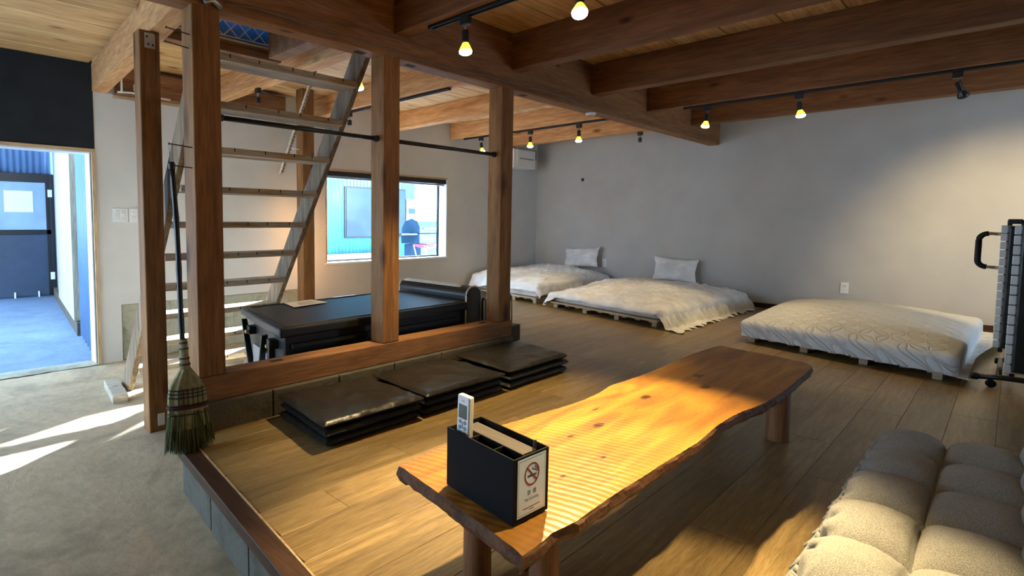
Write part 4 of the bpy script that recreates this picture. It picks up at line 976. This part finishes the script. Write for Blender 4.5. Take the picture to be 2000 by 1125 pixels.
lamp(5.41, 3.255, 'lit lamp nearest the girder on the rear track', (0, 0, -1), energy=13, drop=0.15)
lamp(2.31, 3.06, 'lit lamp half hidden behind the top of the ladder', (0.0, 0.0, -1), energy=22, spread=66, zt=2.049)
lamp(2.19, 4.26, 'small black lamp socket without bulb on the rear joist', short=True, zt=2.049, lit=False)
lamp(3.284, 4.50, 'small empty black lamp socket at the window end of the short track', short=True, lit=False)
lamp(6.47, 3.08, 'small black lamp socket under the joist nearest the far wall', short=True, lit=False, zt=2.049)
# ------------------------------------------------------------------ cable, detector, bracket on the girder
cp = [(1.12+k*(7.2-1.12)/40, YG-0.006, 1.955+0.012*math.sin(k*0.5)+0.02*fbm(k*0.31, 0, 0, 1)) for k in range(41)]
tag(MB().tube(cp, 0.0035, 6).build('cable', plain('grey_cable', (0.20, 0.16, 0.13), 0.6), smooth=True), 'thin brown cable clipped along the dark girder', 'cable')
sdv = empty('smoke_detector', (4.42, 2.55, 1.90), 'small white detector under the girder', 'detector')
MB().lathe([(0.045, 0.0195), (0.045, 0.010), (0.040, 0.002), (0.030, 0.0)], (4.42, 2.55, 1.90), (0, 0, 1), 20).build('housing', M['white_plastic'], sdv, 0.002)
MB().lathe([(0.022, -0.006), (0.024, 0.001)], (4.42, 2.55, 1.90), (0, 0, 1), 16).build('sensor', M['grey_plastic'], sdv)
tag(MB().tube([(1.02, 2.475, 1.935), (1.06, 2.47, 1.95), (1.10, 2.478, 1.93)], 0.014, 10).build('pipe_clip', M['steel'], smooth=True), 'bent grey pipe clip at the head of the broom post', 'clip')
# ------------------------------------------------------------------ switches and outlets
def plateY(x0, x1, z0, z1, lab, keys):
    e = empty('wall_switch', ((x0+x1)/2, YW, z0), lab, 'switch')
    box('plate', x0, x1, YW-0.009, YW-0.0005, z0, z1, M['white_plastic'], e, 0.003)
    n = len(keys)
    for k, (a0, a1, b0, b1) in enumerate(keys):
        box('rocker', x0+(x1-x0)*a0, x0+(x1-x0)*a1, YW-0.012, YW-0.008, z0+(z1-z0)*b0, z0+(z1-z0)*b1, M['pillow'], e, 0.0015)
plateY(1.303, 1.421, 0.952, 1.070, 'wide white switch plate with six rockers beside the doorway', [(a, a+0.27, b, b+0.20) for a in (0.17, 0.55) for b in (0.14, 0.40, 0.66)])
plateY(1.430, 1.498, 0.952, 1.070, 'narrow white switch plate next to the timber post', [(0.25, 0.75, 0.2, 0.45), (0.25, 0.75, 0.52, 0.78)])
def plateX(y0, y1, z0, z1, lab):
    e = empty('wall_outlet', (XW, (y0+y1)/2, z0), lab, 'outlet')
    box('plate', XW-0.009, XW-0.0005, y0, y1, z0, z1, M['white_plastic'], e, 0.003)
    for b in (0.25, 0.55):
        f_ = box('socket_face', XW-0.011, XW-0.008, y0+0.018, y1-0.018, z0+(z1-z0)*b, z0+(z1-z0)*(b+0.22), M['pillow'], e, 0.002)
        for d in (-0.006, 0.006): box('slot', XW-0.0118, XW-0.0108, (y0+y1)/2+d-0.001, (y0+y1)/2+d+0.001, z0+(z1-z0)*(b+0.06), z0+(z1-z0)*(b+0.16), M['dark_hole'], f_, 0)
plateX(1.161, 1.232, 0.243, 0.362, 'white wall outlet above the quilted mattress')
plateX(3.900, 3.970, 0.345, 0.465, 'white wall outlet beside the corner bed pillow')
tag(MB().lathe([(0.024, 0), (0.020, 0.004), (0.015, 0.006)], (XW-0.0005, 4.316, 1.594), (-1, 0, 0), 14).build('wall_plug', M['dark_hole']), 'small dark plug high on the far wall near the corner', 'plug')
# ------------------------------------------------------------------ white unit in the corner
ac = empty('wall_unit', (6.66, 4.98, 1.745), 'white boxy fan unit mounted high in the room corner', 'ventilator')
box('case', 6.40, 6.925, 4.87, 5.10, 1.748, 2.015, M['white_plastic'], ac, 0.008)
box('front_panel', 6.47, 6.905, 4.862, 4.871, 1.76, 2.004, M['white_plastic'], ac, 0.004)
box('vent_slot', 6.53, 6.86, 4.858, 4.863, 1.872, 1.892, M['grey_plastic'], ac, 0.001)
box('bracket', 6.93, 7.10, 4.98, 5.10, 1.90, 2.045, M['black_metal'], ac, 0.004)
box('bracket', 6.30, 6.93, 5.00, 5.10, 2.018, 2.048, M['black_metal'], ac, 0.004)
# conduit and junction box at the wall top
jb = empty('junction_box', (1.50, 5.0, 2.0), 'small beige junction box with a cable on top of the window wall', 'junction box')
box('case', 1.46, 1.54, 4.955, 5.005, 2.03, 2.085, M['piping'], jb, 0.006)
MB().tube([(1.34, 4.99, 2.004), (1.44, 4.985, 2.012), (1.56, 4.98, 2.004), (1.75, 4.985, 2.0)], 0.007, 8).build('cable', M['white_plastic'], jb, smooth=True)
MB().tube([(1.368, 4.985, 2.006), (1.368, 4.985, 2.16)], 0.009, 8).build('conduit', M['white_plastic'], jb, smooth=True)
# ------------------------------------------------------------------ outside
M['tin'] = plain('corrugated_tin', (0.024, 0.15, 0.22), 0.6, namt=0.08, nscale=2)  # cyan cast of the daylight is put into the tin colour
M['tin_blue'] = plain('blue_tin', (0.10, 0.19, 0.34), 0.5, namt=0.08, nscale=2)
M['yard'] = concrete('yard_concrete', (0.17, 0.25, 0.37), 1.5, 0.35, 0.4, 0.02)  # blue of the reflected sky is put into the concrete colour
M['screen'] = plain('dark_screen', (0.012, 0.034, 0.072), 0.35, namt=0.3, nscale=4)
M['clad'] = wood('white_cladding', (0.46, 0.38, 0.25), (0.60, 0.51, 0.36), 'z', 0.3, 0.7, 1.0, 0.06)
M['out_white'] = plain('weathered_white', (0.20, 0.21, 0.21), 0.6)
M['red'] = plain('red_paint', (0.55, 0.04, 0.06), 0.5)
def corr(a, b, z0, z1, pitch, amp, name, mat, parent=None):
    a, b = Vector(a), Vector(b); d = b-a; ln = d.length; d.normalize(); nrm = Vector((-d.y, d.x)); n = int(ln/pitch*6)
    def fn(u, v):
        p = a+d*(u*ln)+nrm*(amp*math.sin(u*ln/pitch*2*math.pi)); return (p.x, p.y, z0+(z1-z0)*v)
    return MB().grid(fn, n, 1).build(name, mat, parent, smooth=True, solid=0.002)
struct(MB().box(-12, 26, YW+WT, 30, -0.36, -0.30).box(-12, XF-WT, -8, YW+WT, -0.36, -0.30).build('ground', M['yard']), 'pale concrete yard outside')
nb_ = empty('neighbour_shed', (5.6, 8.1, -0.30), 'corrugated metal shed seen through the window', 'shed')
corr((3.0, 8.0), (7.42, 8.0), -0.30, 3.0, 0.076, 0.009, 'tin_wall', M['tin'], nb_)
box('core', 3.0, 7.42, 8.02, 10.5, -0.30, 2.95, M['tin'], nb_, 0)
box('ledge', 3.0, 6.55, 7.86, 7.985, 0.20, 0.40, M['out_white'], nb_, 0.01)
box('corner_flashing', 7.37, 7.43, 7.965, 8.05, -0.30, 3.0, M['out_white'], nb_, 0.004)
box('screen_frame', 5.70, 7.12, 7.955, 7.985, 0.67, 1.58, M['black_metal'], nb_, 0.006)
box('screen', 5.73, 7.09, 7.947, 7.957, 0.70, 1.55, M['screen'], nb_, 0)
nbd = box('notice_board', 7.14, 7.40, 7.945, 7.975, 0.72, 1.40, M['out_white'], nb_, 0.004)
for z in (0.84, 1.12): box('print_block', 7.18, 7.36, 7.941, 7.946, z, z+0.10, M['screen'], nbd, 0)
gr = empty('barbecue_grill', (6.37, 6.62, -0.30), 'dark gas barbecue grill outside the window', 'grill')
box('cabinet', 6.10, 6.64, 6.45, 6.85, -0.22, 0.60, M['screen'], gr, 0.01)
box('firebox', 6.05, 6.70, 6.42, 6.88, 0.61, 0.78, M['screen'], gr, 0.02)
mb = MB(); hp = [(0.0, 0.0), (0.0, 0.10), (0.06, 0.19), (0.20, 0.235), (0.36, 0.19), (0.44, 0.08), (0.44, 0.0)]; m2 = len(hp)
mb.add([(x, 6.43+p[0], 0.785+p[1]) for x in (6.06, 6.69) for p in hp], [tuple(range(m2)), tuple(range(2*m2-1, m2-1, -1))]+[(i, (i+1) % m2, m2+(i+1) % m2, m2+i) for i in range(m2)])
mb.build('hood', M['screen'], gr, 0.008)
MB().tube([(6.12, 6.40, 0.86), (6.63, 6.40, 0.86)], 0.012, 8).build('hood_handle', M['chrome'], gr)
for k in range(4): MB().lathe([(0.028, 0), (0.028, 0.012), (0.018, 0.03)], (6.15+k*0.15, 6.42, 0.69), (0, -1, 0), 12).build('knob', M['white_plastic'], gr)
box('side_shelf', 5.70, 6.04, 6.46, 6.84, 0.755, 0.785, M['screen'], gr, 0.006)
for x in (6.12, 6.60):
    for y in (6.48, 6.82): MB().lathe([(0.03, -0.012), (0.03, 0.012)], (x, y, -0.27), (1, 0, 0), 12).build('wheel', M['black_metal'], gr)
st = empty('camp_stool', (6.02, 6.25, -0.30), 'small red folding stool beside the barbecue grill', 'stool')
MB().grid(lambda u, v: (5.86+u*0.32, 6.12+v*0.26, 0.62-0.05*math.sin(math.pi*u)), 10, 6).build('seat', M['red'], st, smooth=True, solid=0.01)
for y in (6.13, 6.37):
    MB().tube([(5.87, y, 0.615), (6.16, y, -0.30)], 0.009, 8).build('leg', M['chrome'], st); MB().tube([(6.17, y, 0.615), (5.88, y, -0.30)], 0.009, 8).build('leg', M['chrome'], st)
tag(MB().tube([(8.25, 9.5, -0.30), (8.38, 9.5, 1.0), (8.46, 9.5, 2.0)], 0.1, 12, rs=[0.20, 0.12, 0.04]).build('tree_guard', M['tin']), 'tapering grey pole wrapped in netting beyond the grill', 'pole')
# covered passage beyond the doorway
px = lambda y: 1.185+(y-5.27)*0.117
pw = struct(MB().prism([(px(5.27)+0.06, 5.27), (px(5.27)+0.20, 5.27), (px(10.8)+0.2, 10.8), (px(10.8)+0.06, 10.8)], -0.30, 2.6).build('wall_passage', M['yard']), 'side wall of the outside passage')
corr((px(6.85)+0.03, 6.85), (px(5.275)+0.03, 5.275), -0.26, 2.3, 0.20, 0.014, 'tin_sheet', M['tin_blue'], pw)
for k in range(5):
    ya, yb = 6.95+k*0.46, 6.95+k*0.46+0.455
    MB().prism([(px(ya)-0.02, ya), (px(ya)+0.05, ya), (px(yb)+0.05, yb), (px(yb)-0.02, yb)], -0.14, 2.3).build('board', M['clad'], pw, 0.003)
MB().prism([(px(6.9)+0.0, 6.9), (px(6.9)+0.05, 6.9), (px(10.7)+0.05, 10.7), (px(10.7), 10.7)], -0.30, -0.15).build('plinth', M['curb'], pw, 0.004)
bw = struct(box('wall_porch', -2.0, px(10.8)+0.2, 10.86, 11.0, -0.30, 2.7, M['tin_blue'], None, 0), 'blue corrugated wall at the end of the passage')
corr((px(10.8)+0.05, 10.845), (-1.5, 10.845), 1.70, 2.65, 0.085, 0.010, 'tin_sheet', M['tin_blue'], bw)
dr = struct(box('door_2', 1.835, 1.90, 10.78, 10.85, -0.29, 1.70, M['black_metal'], None, 0.004), 'dark door with a frosted upper pane at the end of the passage')
box('top_rail', 0.2, 1.835, 10.78, 10.85, 1.56, 1.70, M['black_metal'], dr, 0.004)
box('lower_panel', 0.2, 1.80, 10.80, 10.84, -0.27, 0.74, plain('navy_panel', (0.030, 0.050, 0.085), 0.5), dr, 0.004)
box('mid_rail', 0.2, 1.835, 10.785, 10.845, 0.72, 0.80, M['black_metal'], dr, 0.004)
box('stile', 1.77, 1.835, 10.785, 10.845, -0.28, 1.57, M['black_metal'], dr, 0.004)
box('pane', 0.2, 1.775, 10.80, 10.815, 0.80, 1.56, plain('frosted_pane', (0.24, 0.36, 0.48), 0.6, namt=0.12, nscale=3), dr, 0)
box('pale_sheet', 1.22, 1.60, 10.793, 10.799, 1.08, 1.42, plain('pane_glow_pale', (0.80, 0.76, 0.48), 0.8, namt=0.05), dr, 0.03)  # bright blur in the frosted pane, put in as a pale sheet
for z in (1.33, -0.02): box('hinge', 1.80, 1.86, 10.765, 10.785, z, z+0.12, M['white_plastic'], dr, 0.004)
for x in (1.30, 1.62): box('foot_bolt', x, x+0.02, 10.77, 10.80, -0.295, -0.20, M['white_plastic'], dr, 0.002)
tag(box('porch_roof', -3.5, 2.2, 7.9, 11.2, 2.70, 2.76, M['tin_blue'], None, 0.004), 'flat roof over the door at the end of the passage', 'roof')
tag(box('porch_roof', -3.0, 1.6, YW+WT, 6.1, 2.55, 2.62, M['tin_blue'], None, 0.004), 'unseen flat roof added above the doorway to shade the passage', 'roof')  # added roof that keeps sky light off the passage floor
